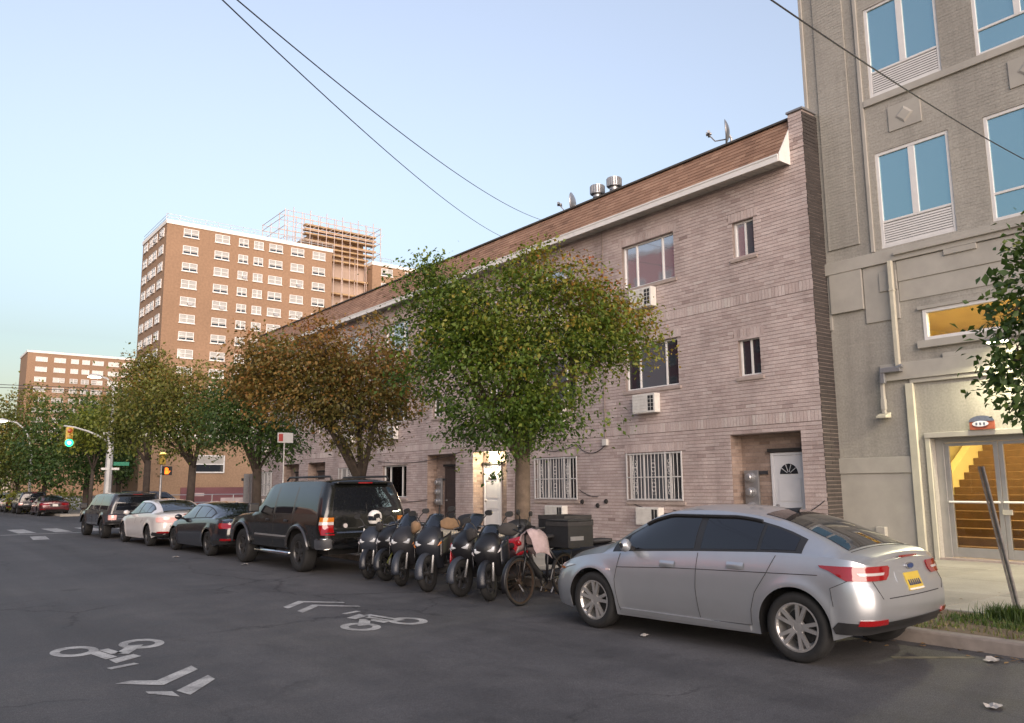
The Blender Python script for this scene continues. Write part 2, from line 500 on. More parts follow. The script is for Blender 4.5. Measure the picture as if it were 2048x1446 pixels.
# ------------------------------------------------------------------ pink-grey brick row building
XR = 16.4
BC, BL, BJ = .088, .285, .0115
row = root('row_building', (XR, 27.6, 0), 'three storey pink grey brick row building with brown shingled roof edge', 'building')
mpr = lambda u, z, d: (XR - d, u, z)
UNITS = [(lambda y: y, 1), (lambda y: 34.1 - y, -1), (lambda y: y + 14.1, 1), (lambda y: 48.2 - y, -1), (lambda y: y + 28.2, 1)]
def span(f, a, b):
    p, q = f(a), f(b)
    return (min(p, q), max(p, q))
holes, soldiers, doors, bigs, smalls = [], [(10.0, 45.25, 3.054, 3.318), (10.0, 45.25, 6.046, 6.31)], [], [], []
for ui, (f, sg) in enumerate(UNITS):
    a, b = span(f, 10.55, 12.5); holes.append((a, b, .15, 2.86, .42)); doors.append((ui, a, b))
    a, b = span(f, 14.05, 16.0)
    for k, (c, d) in enumerate(((1.26, 2.54), (4.29, 5.55), (7.2, 8.47))):
        holes.append((a, b, c, d, .24)); bigs.append((ui, k, a, b, c, d)); soldiers.append((a - .12, b + .12, d + .005, d + .25, .62))
    a, b = span(f, 11.5, 12.13)
    for k, (c, d) in enumerate(((4.27, 5.2), (7.25, 8.17))):
        holes.append((a, b, c, d, .24)); smalls.append((ui, k, a, b, c, d)); soldiers.append((a - .12, b + .12, d + .005, d + .25, .55))
mb = MB()
wall_sheet(mb, mpr, 10.0, 45.25, 0, 9.55, holes)
mb.box(XR + 1.3, 28, 10.0, 45.25, 0, 10.2)
mb.quad((XR, 10, 0), (XR + 1.3, 10, 0), (XR + 1.3, 10, 10.3), (XR, 10, 10.3)); mb.quad((XR, 45.25, 0), (XR + 1.3, 45.25, 0), (XR + 1.3, 45.25, 9.6), (XR, 45.25, 9.6))
part('wall', mb, M['mortar'], row)
holes_b = [h for h in holes]
vis_row = lambda u, z: (z > 1.5 and u < 16.5)
lay_bricks(row, mpr, 10.0, 45.25, 0.15, 9.5, holes_b, BC, BL, BJ, .010, M['brick'], 300, soldiers, .13, .003, random.Random(11), vis_row)
# pier at the near end, brick on the street face and on the end
pm = MB(); pm.box(XR + .001, XR + .5, 10.0, 10.37, 9.5, 10.40)
part('end_pier', pm, M['mortar'], row)
lay_bricks(row, mpr, 10.0, 10.37, 9.5, 10.4, [], BC, BL, BJ, .010, M['brick'], 0, (), .17, .003, random.Random(5), stuff_name='pier_brickwork')
mps = lambda u, z, d: (XR + u, 10.0 - d, z)
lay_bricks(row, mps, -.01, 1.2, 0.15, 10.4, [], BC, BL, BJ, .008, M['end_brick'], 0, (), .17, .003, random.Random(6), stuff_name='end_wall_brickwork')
cp = MB(); cp.box(XR - .04, XR + .55, 9.96, 10.41, 10.405, 10.46); part('pier_cap', cp, M['grey_metal'], row, bev=.01)
# mansard: fascia, soffit, shingles, ridge cap
XE, ZE, XT, ZT = XR - .45, 9.30, XR + .22, 10.36
for k, (a, b, dz) in enumerate(((10.40, 24.08, 0), (24.14, 45.4, -.03))):
    fb = MB(); fb.box(XE - .03, XE, a, b, 9.13 + dz, 9.31 + dz); fb.box(XE - .045, XE - .03, a, b, 9.27 + dz, 9.315 + dz)
    part('fascia', fb, M['white'], row, bev=.005)
sm = MB(); sm.box(XE + .002, XR - .002, -.145, .145, -.012, .0); sm.box(XE + .004, XR - .004, .125, .145, -.02, -.012)
sme = MB(); sme.box(.002, .448, -.146, .138, -.012, 0); sme.box(.004, .446, .118, .138, -.026, -.012)
me = sme.mesh('soffit_panel', M['soffit'])
for k in range(119):
    share('soffit_panel', me, row, Vector((XE, 10.55 + k * .293, 9.20)) - ORG[row.name])
eb = MB(); eb.prism([(XE - .01, 9.14), (XR + .02, 9.14), (XT, ZT), (XE, 9.33)], 'y', 10.375, 10.395); part('roof_end_panel', eb, M['white'], row)
rb = MB(); rb.quad((XE, 10.4, ZE), (XE, 45.4, ZE), (XT, 45.4, ZT), (XT, 10.4, ZT)); rb.quad((XT, 10.4, ZT), (XT, 45.4, ZT), (XT + .4, 45.4, ZT - .1), (XT + .4, 10.4, ZT - .1))
rb.quad((XT + .4, 10, ZT - .1), (XT + .4, 45.4, ZT - .1), (28, 45.4, ZT - .1), (28, 10, ZT - .1))
part('roof', rb, M['roof'], row)
_sl = math.hypot(XT - XE, ZT - ZE); _dx, _dz = (XT - XE) / _sl, (ZT - ZE) / _sl
def mpm(u, z, d): return (XE + _dx * z - _dz * d, u, ZE + _dz * z + _dx * d)
def shingle_faces(mb, u, z, L, H, t):
    q = [mpm(u, z, .016), mpm(u + L, z, .016), mpm(u + L, z + H, .004), mpm(u, z + H, .004), mpm(u, z, 0), mpm(u + L, z, 0)]
    mb.add(q, [(0, 1, 2, 3), (4, 5, 1, 0), (0, 3, 4), (1, 5, 2)], t)
rng = random.Random(21); items = []
nrow = 9; ch = _sl / nrow
for i in range(nrow):
    u = 10.4 - (.15 if i % 2 else 0); 
    while u < 45.4:
        L = .3 + rng.uniform(-.03, .03); a = max(u, 10.4)
        t = rng.gauss(.5, .2)
        items.append((a, i * ch, min(u + L, 45.4) - a - .006, ch + .012, min(1, max(0, t)))); u += L
items = [it for it in items if it[2] > .03]
order = sorted(range(len(items)), key=lambda j: items[j][0])
single = set(order[:300]); sb = MB(); pr = {}
for j, (u, z, L, H, t) in enumerate(items):
    if j in single:
        q = (round(t * 7), round(L, 2))
        if q not in pr:
            pm = MB(); shingle_faces(pm, 0, 0, q[1], H, q[0] / 7); pr[q] = pm.mesh('shingle', M['shingle'], off=mpm(0, 0, 0))
        share('shingle', pr[q], row, Vector(mpm(u, z, 0)) - ORG[row.name])
    else: shingle_faces(sb, u, z, L, H, t)
part('shingles', sb, M['shingle'], row, kind='stuff')
rc = MB(); rc.bar((XT - .01, 10.4, ZT + .015), (XT - .01, 45.4, ZT + .015), .16, .05); part('ridge_cap', rc, M['roof'], row)

# windows
rw = random.Random(4)
for ui, k, a, b, c, d in bigs:
    rev = UNITS[ui][1] < 0
    fr = (.24, .76)
    if k == 2: ms = ('pane_sky', 'pane_sky', 'pane_sky')
    elif k == 1: ms = ('pane', 'curtain', 'pane')
    else: ms = ('curtain', 'curtain', 'pane')
    if ui == 2 and k == 0: ms = ('clear', 'clear', 'clear')
    frame_window(row, mpr, a, b, c, d, [(0, fr[0], 0, 1, ms[2]), (fr[0], fr[1], 0, 1, ms[1]), (fr[1], 1, 0, 1, ms[0])], .045)
for ui, k, a, b, c, d in smalls:
    frame_window(row, mpr, a, b, c, d, [(0, .5, 0, 1, 'curtain' if k else 'pane'), (.5, 1, 0, 1, 'pane_sky' if k else 'pane')], .05)
# security grilles on the ground floor windows
bar_me = None
for ui, k, a, b, c, d in bigs:
    if k or ui == 2: continue
    g = MB(); X = XR - .055
    for z in (c + .02, c + .62, d - .03): g.box(X - .012, X + .012, a - .02, b + .02, z - .014, z + .014)
    for y in (a - .01, b + .01, (a + b) / 2 - .42): g.box(X - .014, X + .014, y - .016, y + .016, c, d)
    for q in (.2, .5, .85):
        yc = a + q * (b - a)
        for zc in (c + .36, c + .88):
            for dy in (-1, 1):
                g.tube([(X, yc + dy * (.02 + .05 * math.sin(t * PI)), zc - .13 + .26 * t) for t in (0, .25, .5, .75, 1)], .008, 4)
                for e in (-1, 1):
                    g.tube([(X, yc + dy * (.02 + .06 * math.sin(t)), zc + e * (.13 - .05 * math.cos(t) + .02)) for t in (0, 1, 2, 3)], .007, 4)
            g.box(X - .012, X + .012, yc - .07, yc + .07, zc - .012, zc + .012)
    gr = part('security_grille', g, M['iron'], row)
    if bar_me is None:
        bb = MB(); bb.box(-.008, .008, -.008, .008, 0, 1.26); bar_me = bb.mesh('bar', M['iron'])
    n = 15
    for i in range(1, n):
        share('bar', bar_me, gr, Vector((X, a + (b - a) * i / n, c + .01)) - ORG[row.name])
il = MB(); il.box(XR + .75, XR + 1.0, 30.05, 30.55, 2.24, 2.31); il.box(XR + .75, XR + .95, 30.2, 30.45, 2.02, 2.06); part('indoor_lamp', il, lamp_mat('indoor_lamp_glow', (.95, 1, .75), 3), row, kind='stuff')
# air conditioners in sleeves
def air_con(y0, y1, z0, z1):
    m = MB(); X1, X0 = XR - .02, XR - .24
    m.box(X0, X1, y0, y1, z0, z1)
    o = part('air_conditioner', m, M['ac'], row, bev=.012)
    g = MB(); W = y1 - y0
    # louvred field towards the far side, dark slots towards the near side
    n = 6
    for i in range(n):
        z = z0 + .05 + (z1 - z0 - .1) * i / (n - 1)
        g.box(X0 - .008, X0 - .001, y0 + W * .36, y1 - .04, z - .012, z + .012)
    part('louvre', g, M['ac'], o)
    s = MB()
    for i in range(4):
        z = z0 + .05 + (z1 - z0 - .1) * (i + .5) / 4
        for j in range(2):
            yy = y0 + W * (.07 + .13 * j); s.box(X0 - .006, X0 - .001, yy, yy + W * .10, z - .045, z + .045)
    part('vent_slot', s, M['black'], o)
for ui, (f, sg) in enumerate(UNITS):
    a, b = span(f, 14.72, 15.55)
    for z0, z1 in ((.62, 1.08), (3.6, 4.12), (6.52, 7.06)): air_con(a, b, z0, z1)

# door recesses
def door_leaf(bld, y0, y1, z0, z1, X, matl, fan=True, label=None):
    d = MB(); d.box(X, X + .05, y0 + .06, y1 - .06, z0, z1 - .06)
    o = part('door', d, matl, bld, bev=.004, label=label)
    fr = MB()
    fr.box(X - .02, X + .06, y0, y0 + .058, z0, z1); fr.box(X - .02, X + .06, y1 - .058, y1, z0, z1); fr.box(X - .02, X + .06, y0 + .06, y1 - .06, z1 - .058, z1)
    part('door_frame', fr, matl, o)
    ym = (y0 + y1) / 2
    for zz0, zz1 in ((z0 + .12, z0 + .62), (z0 + .74, z0 + 1.02), (z0 + 1.1, z0 + 1.62)):
        p = MB(); p.box(X - .014, X - .001, y0 + .17, y1 - .17, zz0, zz1); part('door_panel', p, matl, o, bev=.008)
    if fan:
        h = MB(); zc = z1 - .50
        pts = [(ym + .24 * math.cos(t), zc + .24 * math.sin(t)) for t in [PI * i / 12 for i in range(13)]]
        h.prism(pts, 'x', X - .010, X - .002); fl = part('fanlight', h, M['pane'], o)
        r = MB()
        for i in range(1, 5):
            t = PI * i / 5; r.bar((X - .014, ym + .05 * math.cos(t), zc + .05 * math.sin(t)), (X - .014, ym + .23 * math.cos(t), zc + .23 * math.sin(t)), .018, .01)
        part('glazing_bar', r, M['door_white'], o)
    k = MB(); k.lathe([(.0, -.06), (.03, -.055), (.035, -.035), (.02, -.02), (.03, 0)], (X, y1 - .14, z0 + 1.0), 'x', 10); part('door_knob', k, M['grey_metal'], o)
    return o
XB = XR + .42
for ui, a, b in doors:
    sg = UNITS[ui][1]
    w_ = MB(); w_.box(XB, XB + .3, a - .02, b + .02, .15, 2.9); w_.quad((XR, a, 2.855), (XB, a, 2.855), (XB, b, 2.855), (XR, b, 2.855))
    part('recess_wall', w_, M['mortar'], row)
    dy0, dy1 = (a + .16, a + 1.10) if ui == 0 else ((b - 1.12, b - .12) if ui == 1 else ((b - 1.3, b - .35) if sg < 0 else (a + .35, a + 1.3)))
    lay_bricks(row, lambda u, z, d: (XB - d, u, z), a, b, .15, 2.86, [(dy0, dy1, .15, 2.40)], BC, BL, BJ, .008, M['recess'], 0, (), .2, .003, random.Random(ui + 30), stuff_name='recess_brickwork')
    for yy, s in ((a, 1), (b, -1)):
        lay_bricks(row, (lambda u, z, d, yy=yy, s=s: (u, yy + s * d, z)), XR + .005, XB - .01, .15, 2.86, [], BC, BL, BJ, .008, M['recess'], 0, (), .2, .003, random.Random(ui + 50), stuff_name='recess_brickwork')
    white = ui in (0, 1)
    door_leaf(row, dy0, dy1, .17, 2.40, XB - .03, M['door_white'] if white else M['door_dark'], white, 'white panelled door with a dark half round fanlight' if ui == 0 else ('white door brightly lit by the recess lamp' if ui == 1 else None))
    hd = MB(); hd.box(XB - .10, XB - .012, dy0 - .05, dy1 + .05, 2.42, 2.50); part('door_hood', hd, M['dark'], row)
    st = MB(); st.box(XR - .02, XB, a + .01, b - .01, .10, .17); part('doorstep', st, M['sill'], row, bev=.01)
    if sg > 0:
        yb = b - .50 if ui == 0 else b - .48
        p = MB(); p.box(XB - .09, XB - .02, yb, yb + .40, .98, 2.0); mp_ = part('meter_board', p, M['grey_metal'], row, bev=.01)
        for zz in (1.13, 1.48, 1.83):
            e = MB(); e.lathe([(.12, 0), (.12, -.05), (.10, -.055), (.095, -.13), (.07, -.155), (0, -.16)], (XB - .09, yb + .2, zz), 'x', 14); part('electric_meter', e, M['galv'], mp_, smooth=False)
        cb = MB(); cb.box(XB - .06, XB - .02, yb - .24, yb - .02, 1.90, 1.98); cb.tube([(XB - .05, yb + .2, .98), (XB - .05, yb + .2, .55), (XB - .05, yb + .5, .4)], .03, 6); part('meter_cable', cb, M['wire'], row)
# lamp in the second recess (lit in the photograph)
lm = MB(); lm.lathe([(.0, .0), (.09, -.005), (.11, -.05), (.08, -.10), (0, -.12)], (XR + .26, 22.75, 2.85), 'z', 14)
part('recess_lamp', lm, lamp_mat('lamp_warm', (1, .80, .45), 14), row, smooth=True)
ld = bpy.data.lights.new('recess_light', 'POINT'); ld.energy = 30; ld.color = (1, .86, .58); ld.shadow_soft_size = .1
link(bpy.data.objects.new('recess_light', ld), None, (XR + .20, 22.75, 2.60))
# electrical boxes, conduits and slack cables on the facade
for yy, z0, z1 in ((16.78, 6.6, 9.1), (16.85, 3.0, 6.4), (23.9, 3.2, 9.0), (31.0, 3.0, 9.0)):
    c_ = MB(); c_.tube([(XR - .03, yy, z0), (XR - .03, yy, z1)], .016, 6); part('conduit', c_, M['mortar'], row)
jb = MB(); jb.box(XR - .11, XR - .012, 16.74, 16.92, 2.80, 2.98); part('junction_box', jb, M['ac'], row, bev=.01)
def sag(p, q, s, n=10): return [tuple(Vector(p).lerp(Vector(q), i / n) - Vector((0, 0, s * 4 * (i / n) * (1 - i / n)))) for i in range(n + 1)]
for p, q, s in (((16.85, 2.82), (18.1, 2.9), .25), ((18.1, 2.9), (19.6, 2.78), .1), ((10.4, 1.0), (14.4, 1.02), .22), ((12.3, .92), (15.9, 1.18), .18), ((17.2, 1.35), (18.0, 1.55), .06), ((24.3, 2.9), (30.5, 2.75), .2), ((26.5, 1.2), (31.5, 1.25), .15), ((10.05, 1.3), (11.2, .85), .1)):
    c_ = MB(); c_.tube(sag((XR - .035, *p), (XR - .035, *q), s), .011, 5); part('cable', c_, M['wire'], row)
for yy, zz in ((16.9, 1.22), (17.25, 1.10), (17.9, 1.2)):
    c_ = MB(); c_.lathe([(.0, -.05), (.06, -.045), (.075, 0)], (XR - .008, yy, zz), 'x', 8); part('wall_vent', c_, M['dark'], row)
# roof vents and dishes
for i, (yy, h) in enumerate(((17.77, 10.98), (17.02, 11.0))):
    v = root('roof_vent', (17.2, yy, 10.26), ('left' if i == 0 else 'right') + ' one of two round metal vent pipes above the shingled roof', 'vent pipe', 'vent pipes on the row building roof')
    p = MB(); p.lathe([(.13, 10.26), (.13, h - .18)], (17.2, yy, 0), 'z', 14); p.lathe([(.15, h - .28), (.15, h - .22)], (17.2, yy, 0), 'z', 14); part('pipe', p, M['galv'], v, auto=40)
    p = MB(); p.lathe([(.13, h - .18), (.225, h - .17), (.225, h + .1), (.2, h + .11), (.1, h + .13), (0, h + .13)], (17.2, yy, 0), 'z', 20)
    for k in range(20):
        a = 2 * PI * k / 20; p.box(17.2 + .226 * math.cos(a) - .012, 17.2 + .226 * math.cos(a) + .012, yy + .226 * math.sin(a) - .012, yy + .226 * math.sin(a) + .012, h - .15, h + .08)
    part('vent_cap', p, M['galv'], v)
def dish(loc, rot, label, lift):
    d = root('satellite_dish', loc, label, 'satellite dish', 'satellite dishes on the row building roof', rot)
    m = MB(); m.tube([(0, 0, 0), (0, 0, lift), (0, -.06, lift + .12)], .03, 8); m.box(-.12, .12, -.12, .12, 0, .02); part('mast', m, M['galv'], d, local=True)
    m = MB(); rows = []
    for i in range(7):
        r = .34 * i / 6; rows.append([(r * math.cos(a) * .95, -.06 - .45 * r * r / .36 - r * math.sin(a) * .25 * 0 + 0, lift + .2 + r * math.sin(a)) for a in [2 * PI * k / 20 for k in range(20)]])
    rows = [[(x, -.16 + 1.0 * (x * x + (z - lift - .2) ** 2) * -1 + .13, z) for x, y, z in r] for r in rows]
    m.grid(rows, close=True); o = part('reflector', m, M['galv'], d, local=True, smooth=True)
    s_ = o.modifiers.new('solid', 'SOLIDIFY'); s_.thickness = .012
    m = MB(); m.tube([(0, -.1, lift + .0), (0, -.42, lift - .02), (0, -.56, lift + .16)], .018, 6); part('feed_arm', m, M['galv'], d, local=True)
    m = MB(); m.lathe([(.0, -.09), (.05, -.085), (.05, 0), (.03, .06), (0, .06)], (0, -.56, lift + .2), 'y', 10)
    m.box(-.16, .16, -.60, -.54, lift + .17, lift + .24); part('receiver', m, M['grey_metal'], d, local=True, smooth=False)
dish((17.0, 12.45, 10.26), math.radians(-143), 'satellite dish nearest the painted corner building, seen edge on', .45)
dish((17.0, 18.55, 10.26), math.radians(-150), 'satellite dish farther left, half hidden behind the shingled roof edge', .28)

# ------------------------------------------------------------------ grey painted building on the right
XP = 17.0
pb = root('painted_building', (XP, 0, 0), 'tall grey painted brick building with white windows and a lit glass entrance', 'building')
mpp = lambda u, z, d: (XP - d, u, z)
Y1p = 10.25; YF = -45.0
wins = []           # (u0,u1,z0,z1,type)
for base in (6.73, 10.24, 13.75):
    wins.append((7.06, 8.66, base + .04, base + 2.24, 'louvre'))
    wins.append((4.75, 6.38, base + .04, base + 2.24, 'bar'))
    wins.append((2.5, 4.1, base + .04, base + 2.24, 'louvre'))
    wins.append((.2, 1.8, base + .04, base + 2.24, 'louvre'))
hol = [(w_[0], w_[1], w_[2], w_[3]) for w_ in wins] + [(3.9, 7.9, 4.6, 5.26), (3.2, 7.96, .15, 2.57, .32)]
pmb = MB(); wall_sheet(pmb, mpp, -3.0, Y1p, 0, 17.0, hol, .16)
pmb.quad((XP, YF, 0), (XP, -3, 0), (XP, -3, 17), (XP, YF, 17)); pmb.quad((XP, YF, 0), (32, YF, 0), (32, YF, 17), (XP, YF, 17)); pmb.quad((XP, YF, 17), (XP, Y1p, 17), (32, Y1p, 17), (32, YF, 17))
pmb.quad((XP, Y1p, 0), (32, Y1p, 0), (32, Y1p, 17), (XP, Y1p, 17)); pmb.quad((32, YF, 0), (32, Y1p, 0), (32, Y1p, 17), (32, YF, 17))
part('wall', pmb, M['paint_wall'], pb)
trimz = [(3.0, 8.86, 3.80, 4.22), (7.90, Y1p, 5.14, 6.70), (-3, Y1p, 6.40, 6.72), (8.2, Y1p, 0, 2.24), (3.1, 8.28, 0, 4.0)]
solid = hol + trimz + [(9.14, 9.9, 7.0, 16.5)]
lay_bricks(pb, mpp, 3.0, Y1p - .1, 2.24, 16.0, solid, .072, .215, .006, .0035, M['paint_wall'], 120, (), .3, .002, random.Random(9), lambda u, z: z > 2.3 and z < 12.5 and u > 5.3)
# raised vertical panel, bricks on top of it
def relief(name, y0, y1, z0, z1, out, matl='paint_trim', bev=.008):
    b_ = MB(); b_.box(XP - out, XP - .001, y0, y1, z0, z1); return part(name, b_, M[matl], pb, bev=bev)
relief('raised_panel', 9.14, 9.9, 7.0, 16.4, .035, 'paint_wall')
lay_bricks(pb, lambda u, z, d: (XP - .036 - d, u, z), 9.15, 9.89, 7.01, 16.0, [], .072, .215, .007, .0045, M['paint_wall'], 0, (), .3, .0025, random.Random(19), stuff_name='panel_brickwork')
relief('pilaster_bead', 8.80, 8.88, 6.73, 16.5, .05)
relief('corner_strip', 10.17, 10.25, 6.73, 16.9, .05)
relief('ledge', -3.0, 10.25, 6.42, 6.70, .09)
relief('ledge_lip', -3.0, 8.36, 6.53, 6.60, .15)
relief('ledge_step', 6.70, 7.34, 6.30, 6.419, .085)
relief('relief_block', 9.14, 9.92, 5.50, 6.418, .075)
relief('relief_block', 9.93, 10.22, 5.14, 6.418, .03)
relief('relief_block', 8.36, 9.12, 5.16, 6.418, .035)
relief('relief_square', 8.36, 8.75, 5.80, 6.22, .065)
relief('string_course', -3.0, 8.35, 5.955, 6.41, .045)
relief('string_course', -3.0, 8.35, 5.52, 5.953, .022)
relief('canopy_band', 3.0, 8.86, 3.83, 4.19, .10)
relief('canopy_band', 3.0, 7.55, 4.192, 4.29, .07)
relief('canopy_soffit', 3.0, 8.27, 3.74, 3.828, .06)
relief('base_band', 8.37, 10.24, 1.88, 2.22, .06)
relief('base_wall', 8.37, 10.24, 0.1, 1.878, .03)
relief('entrance_pilaster', 8.20, 8.36, 0.1, 3.74, .09, 'cream')
relief('door_head', 3.2, 8.06, 2.575, 2.68, .07)
relief('door_jamb', 7.965, 8.06, .1, 2.573, .05, 'cream')
for y0, z0 in ((7.55, 9.34), (5.1, 9.34), (2.9, 9.34)):
    relief('square_relief', y0, y0 + .72, z0, z0 + .58, .03)
    b_ = MB(); yc, zc = y0 + .36, z0 + .29
    b_.add([(XP - .032, yc - .2, zc), (XP - .032, yc, zc - .2), (XP - .032, yc + .2, zc), (XP - .032, yc, zc + .2), (XP - .052, yc - .14, zc), (XP - .052, yc, zc - .14), (XP - .052, yc + .14, zc), (XP - .052, yc, zc + .14)],
           [(4, 5, 6, 7), (0, 1, 5, 4), (1, 2, 6, 5), (2, 3, 7, 6), (3, 0, 4, 7)]); part('diamond_boss', b_, M['paint_trim'], pb)
for base in (10.24, 13.75): relief('sill_band', -3, 8.79, base - .13, base + .03, .06)
gap = MB(); gap.box(XR + .02, XP - .002, 10.003, 10.16, 0, 10.2); part('joint_strip', gap, M['paint_dark'], pb)  # added dark strip, painted as the shade between the two buildings
# windows of the painted building
slat_me = {}
for a, b, c, d, ty in wins:
    if ty == 'louvre':
        lf = .20
        wn = frame_window(pb, mpp, a, b, c, d, [(0, .5, .265, 1, 'blue_glass'), (.5, 1, .265, 1, 'blue_glass')], .075, 'frame', .10, False, hbars=(.255,), mw=.14, fout=-.02)
        bk = MB(); bk.box(XP + .09, XP + .10, a + .07, b - .07, c + .06, c + .62); part('louvre_back', bk, M['black'], wn)
        if 'l' not in slat_me:
            s_ = MB(); s_.add([(.0, -.72, .020), (.0, .72, .020), (.05, .72, .046), (.05, -.72, .046), (.0, -.72, -.018), (.0, .72, -.018), (.05, .72, .036), (.05, -.72, .036)], [(0, 1, 2, 3), (7, 6, 5, 4), (0, 4, 5, 1), (2, 6, 7, 3), (1, 5, 6, 2), (0, 3, 7, 4)])
            slat_me['l'] = s_.mesh('slat', M['frame'])
        for i in range(9):
            share('slat', slat_me['l'], wn, Vector((XP + .025, (a + b) / 2, c + .09 + i * .054)) - ORG[pb.name])
    else:
        frame_window(pb, mpp, a, b, c, d, [(0, .5, .24, 1, 'blue_glass'), (.5, 1, .24, 1, 'blue_glass'), (0, .9999, 0, .24, 'blue_glass')], .07, 'frame', .10, False, hbars=(.24,), mw=.12, fout=-.02)
# lit transom window
tw = frame_window(pb, mpp, 3.9, 7.9, 4.6, 5.26, [], .075, 'frame', .12, False, fout=.02)
sl = MB(); sl.box(XP - .11, XP - .001, 3.8, 8.02, 4.44, 4.598); part('sill', sl, M['paint_trim'], tw, bev=.01)
hd = MB(); hd.box(XP - .06, XP - .001, 3.8, 7.98, 5.262, 5.33); part('window_head', hd, M['paint_trim'], tw)
pn = MB(); pn.box(XP + .06, XP + .07, 3.96, 7.84, 4.66, 5.2); part('pane', pn, CLEAR, tw)
# lobby: floor, walls, stairs, seen through the glass doors
M['lobby'] = mat('lobby_wall_paint', (.62, .50, .24), .7, var=.06, scale=2)
M['tread'] = mat('brown_stair', (.155, .088, .045), .6, var=.2, scale=4)
lb = MB(); X0, X1 = XP + .36, XP + 7.5; y0, y1 = 3.2, 9.7
lb.quad((X0, y0, .16), (X1, y0, .16), (X1, y1, .16), (X0, y1, .16)); lb.quad((X0, y1, .16), (X1, y1, .16), (X1, y1, 5.6), (X0, y1, 5.6)); lb.quad((X0, y0, .16), (X1, y0, .16), (X1, y0, 5.6), (X0, y0, 5.6))
lb.quad((X1, y0, .16), (X1, y1, .16), (X1, y1, 5.6), (X1, y0, 5.6)); lb.quad((X0, y0, 5.6), (X1, y0, 5.6), (X1, y1, 5.6), (X0, y1, 5.6))
lb.quad((X0, y0, 2.6), (X0, y1, 2.6), (X0, y1, 4.55), (X0, y0, 4.55))
part('lobby_room', lb, M['lobby'], pb)
for i in range(14):
    t_ = MB(); xs = XP + 1.15 + i * .29; t_.box(xs, xs + 2.0 if i == 13 else xs + .31, 3.3, 9.0, .16 if i == 0 else .16 + i * .175 - .02, .16 + (i + 1) * .175)
    part('stair', t_, M['tread'], pb, bev=.012)
st_ = MB(); st_.prism([(XP + 1.05, .17), (XP + 1.05, .62), (XP + 5.6, 3.35), (XP + 5.6, .17)], 'y', 9.01, 9.2); part('stair_wall', st_, M['lobby'], pb)
hr = MB(); hr.tube([(XP + 1.4, 9.6, 1.15), (XP + 5.8, 9.6, 3.8)], .03, 8); part('handrail', hr, M['tread'], pb)
al = bpy.data.lights.new('lobby_light', 'AREA'); al.energy = 165; al.size = 1.6; al.color = (1, .80, .42)
link(bpy.data.objects.new('lobby_light', al), None, (XP + 2.2, 5.8, 5.45))
ll = MB(); ll.box(XP + 1.7, XP + 2.7, 5.5, 6.1, 5.5, 5.56); part('lobby_lamp', ll, lamp_mat('lobby_lamp_glow', (1, .78, .4), 6), pb)
# entrance doors
M['alu'] = mat('aluminium_door', (.42, .41, .40), .35, .55, var=.06, scale=5)
XD = XP + .22
fr = MB()
for a, b, c, d in ((7.80, 7.96, .16, 2.57), (5.55, 5.66, .16, 2.57), (3.2, 3.3, .16, 2.57)): fr.box(XD - .05, XD + .06, a, b, c, d)
fr.box(XD - .05, XD + .06, 3.3, 7.8, 2.47, 2.57)
ef = part('entrance_frame', fr, M['alu'], pb, bev=.006)
for a, b in ((6.785, 7.795), (5.665, 6.775)):
    d_ = MB(); s0 = .085
    d_.box(XD - .03, XD + .03, a, a + s0, .19, 2.465); d_.box(XD - .03, XD + .03, b - s0, b, .19, 2.465); d_.box(XD - .03, XD + .03, a + s0, b - s0, .19, .38); d_.box(XD - .03, XD + .03, a + s0, b - s0, 2.40, 2.465)
    dl = part('glass_door', d_, M['alu'], pb, bev=.005)
    g_ = MB(); g_.box(XD - .006, XD + .006, a + s0, b - s0, .38, 2.40); part('pane', g_, CLEAR, dl)
    h_ = MB(); h_.tube([(XD - .08, a + .03, 1.28), (XD - .08, b - .03, 1.28)], .022, 8)
    for q in (a + .05, b - .05): h_.tube([(XD - .03, q, 1.28), (XD - .08, q, 1.28)], .014, 6)
    part('push_bar', h_, M['white'], dl)
lk = MB(); lk.box(XD - .055, XD - .031, 6.62, 6.80, 1.04, 1.14); part('door_lock', lk, M['cream_pipe'], pb, bev=.006)
g_ = MB(); g_.box(XD - .006, XD + .006, 3.3, 5.55, .19, 2.47); part('side_pane', g_, CLEAR, pb)
th = MB(); th.box(XP - .05, XD + .1, 3.2, 7.96, .12, .18); part('threshold', th, M['sill'], pb)
# drain pipe with offset, and the small flood lamp under it
dp = MB(); dp.box(XP - .19, XP - .10, 8.39, 8.48, 4.12, 6.42); dp.box(XP - .2, XP - .09, 8.38, 8.49, 5.75, 5.79)
part('downpipe', dp, M['cream_pipe'], pb, bev=.01)
d2 = MB(); d2.box(XP - .24, XP - .10, 8.36, 8.80, 4.0, 4.11); d2.box(XP - .22, XP - .13, 8.72, 8.82, 3.78, 4.1); d2.tube([(XP - .2, 8.32, 4.12), (XP - .2, 8.44, 4.06)], .05, 8)
part('pipe_elbow', d2, M['grey_metal'], pb, bev=.01)
d3 = MB(); d3.box(XP - .14, XP - .06, 8.80, 8.87, 3.14, 3.84); d3.box(XP - .15, XP - .05, 8.79, 8.88, 3.22, 3.46); part('conduit', d3, M['paint_trim'], pb, bev=.008)
d4 = MB(); d4.prism([(XP - .28, 3.04), (XP - .28, 3.09), (XP - .04, 3.17), (XP - .04, 3.05)], 'y', 8.72, 8.94); part('flood_lamp', d4, M['cream_pipe'], pb, bev=.008)
d5 = MB(); d5.box(XP - .16, XP - .031, 9.0, 9.2, .55, .75); part('meter_box', d5, M['paint_trim'], pb, bev=.01)
wl_ = MB(); wl_.box(XP - .55, XP - .07, 6.15, 6.55, 4.31, 4.37); wo = part('wall_lamp', wl_, M['grey_metal'], pb, bev=.01)
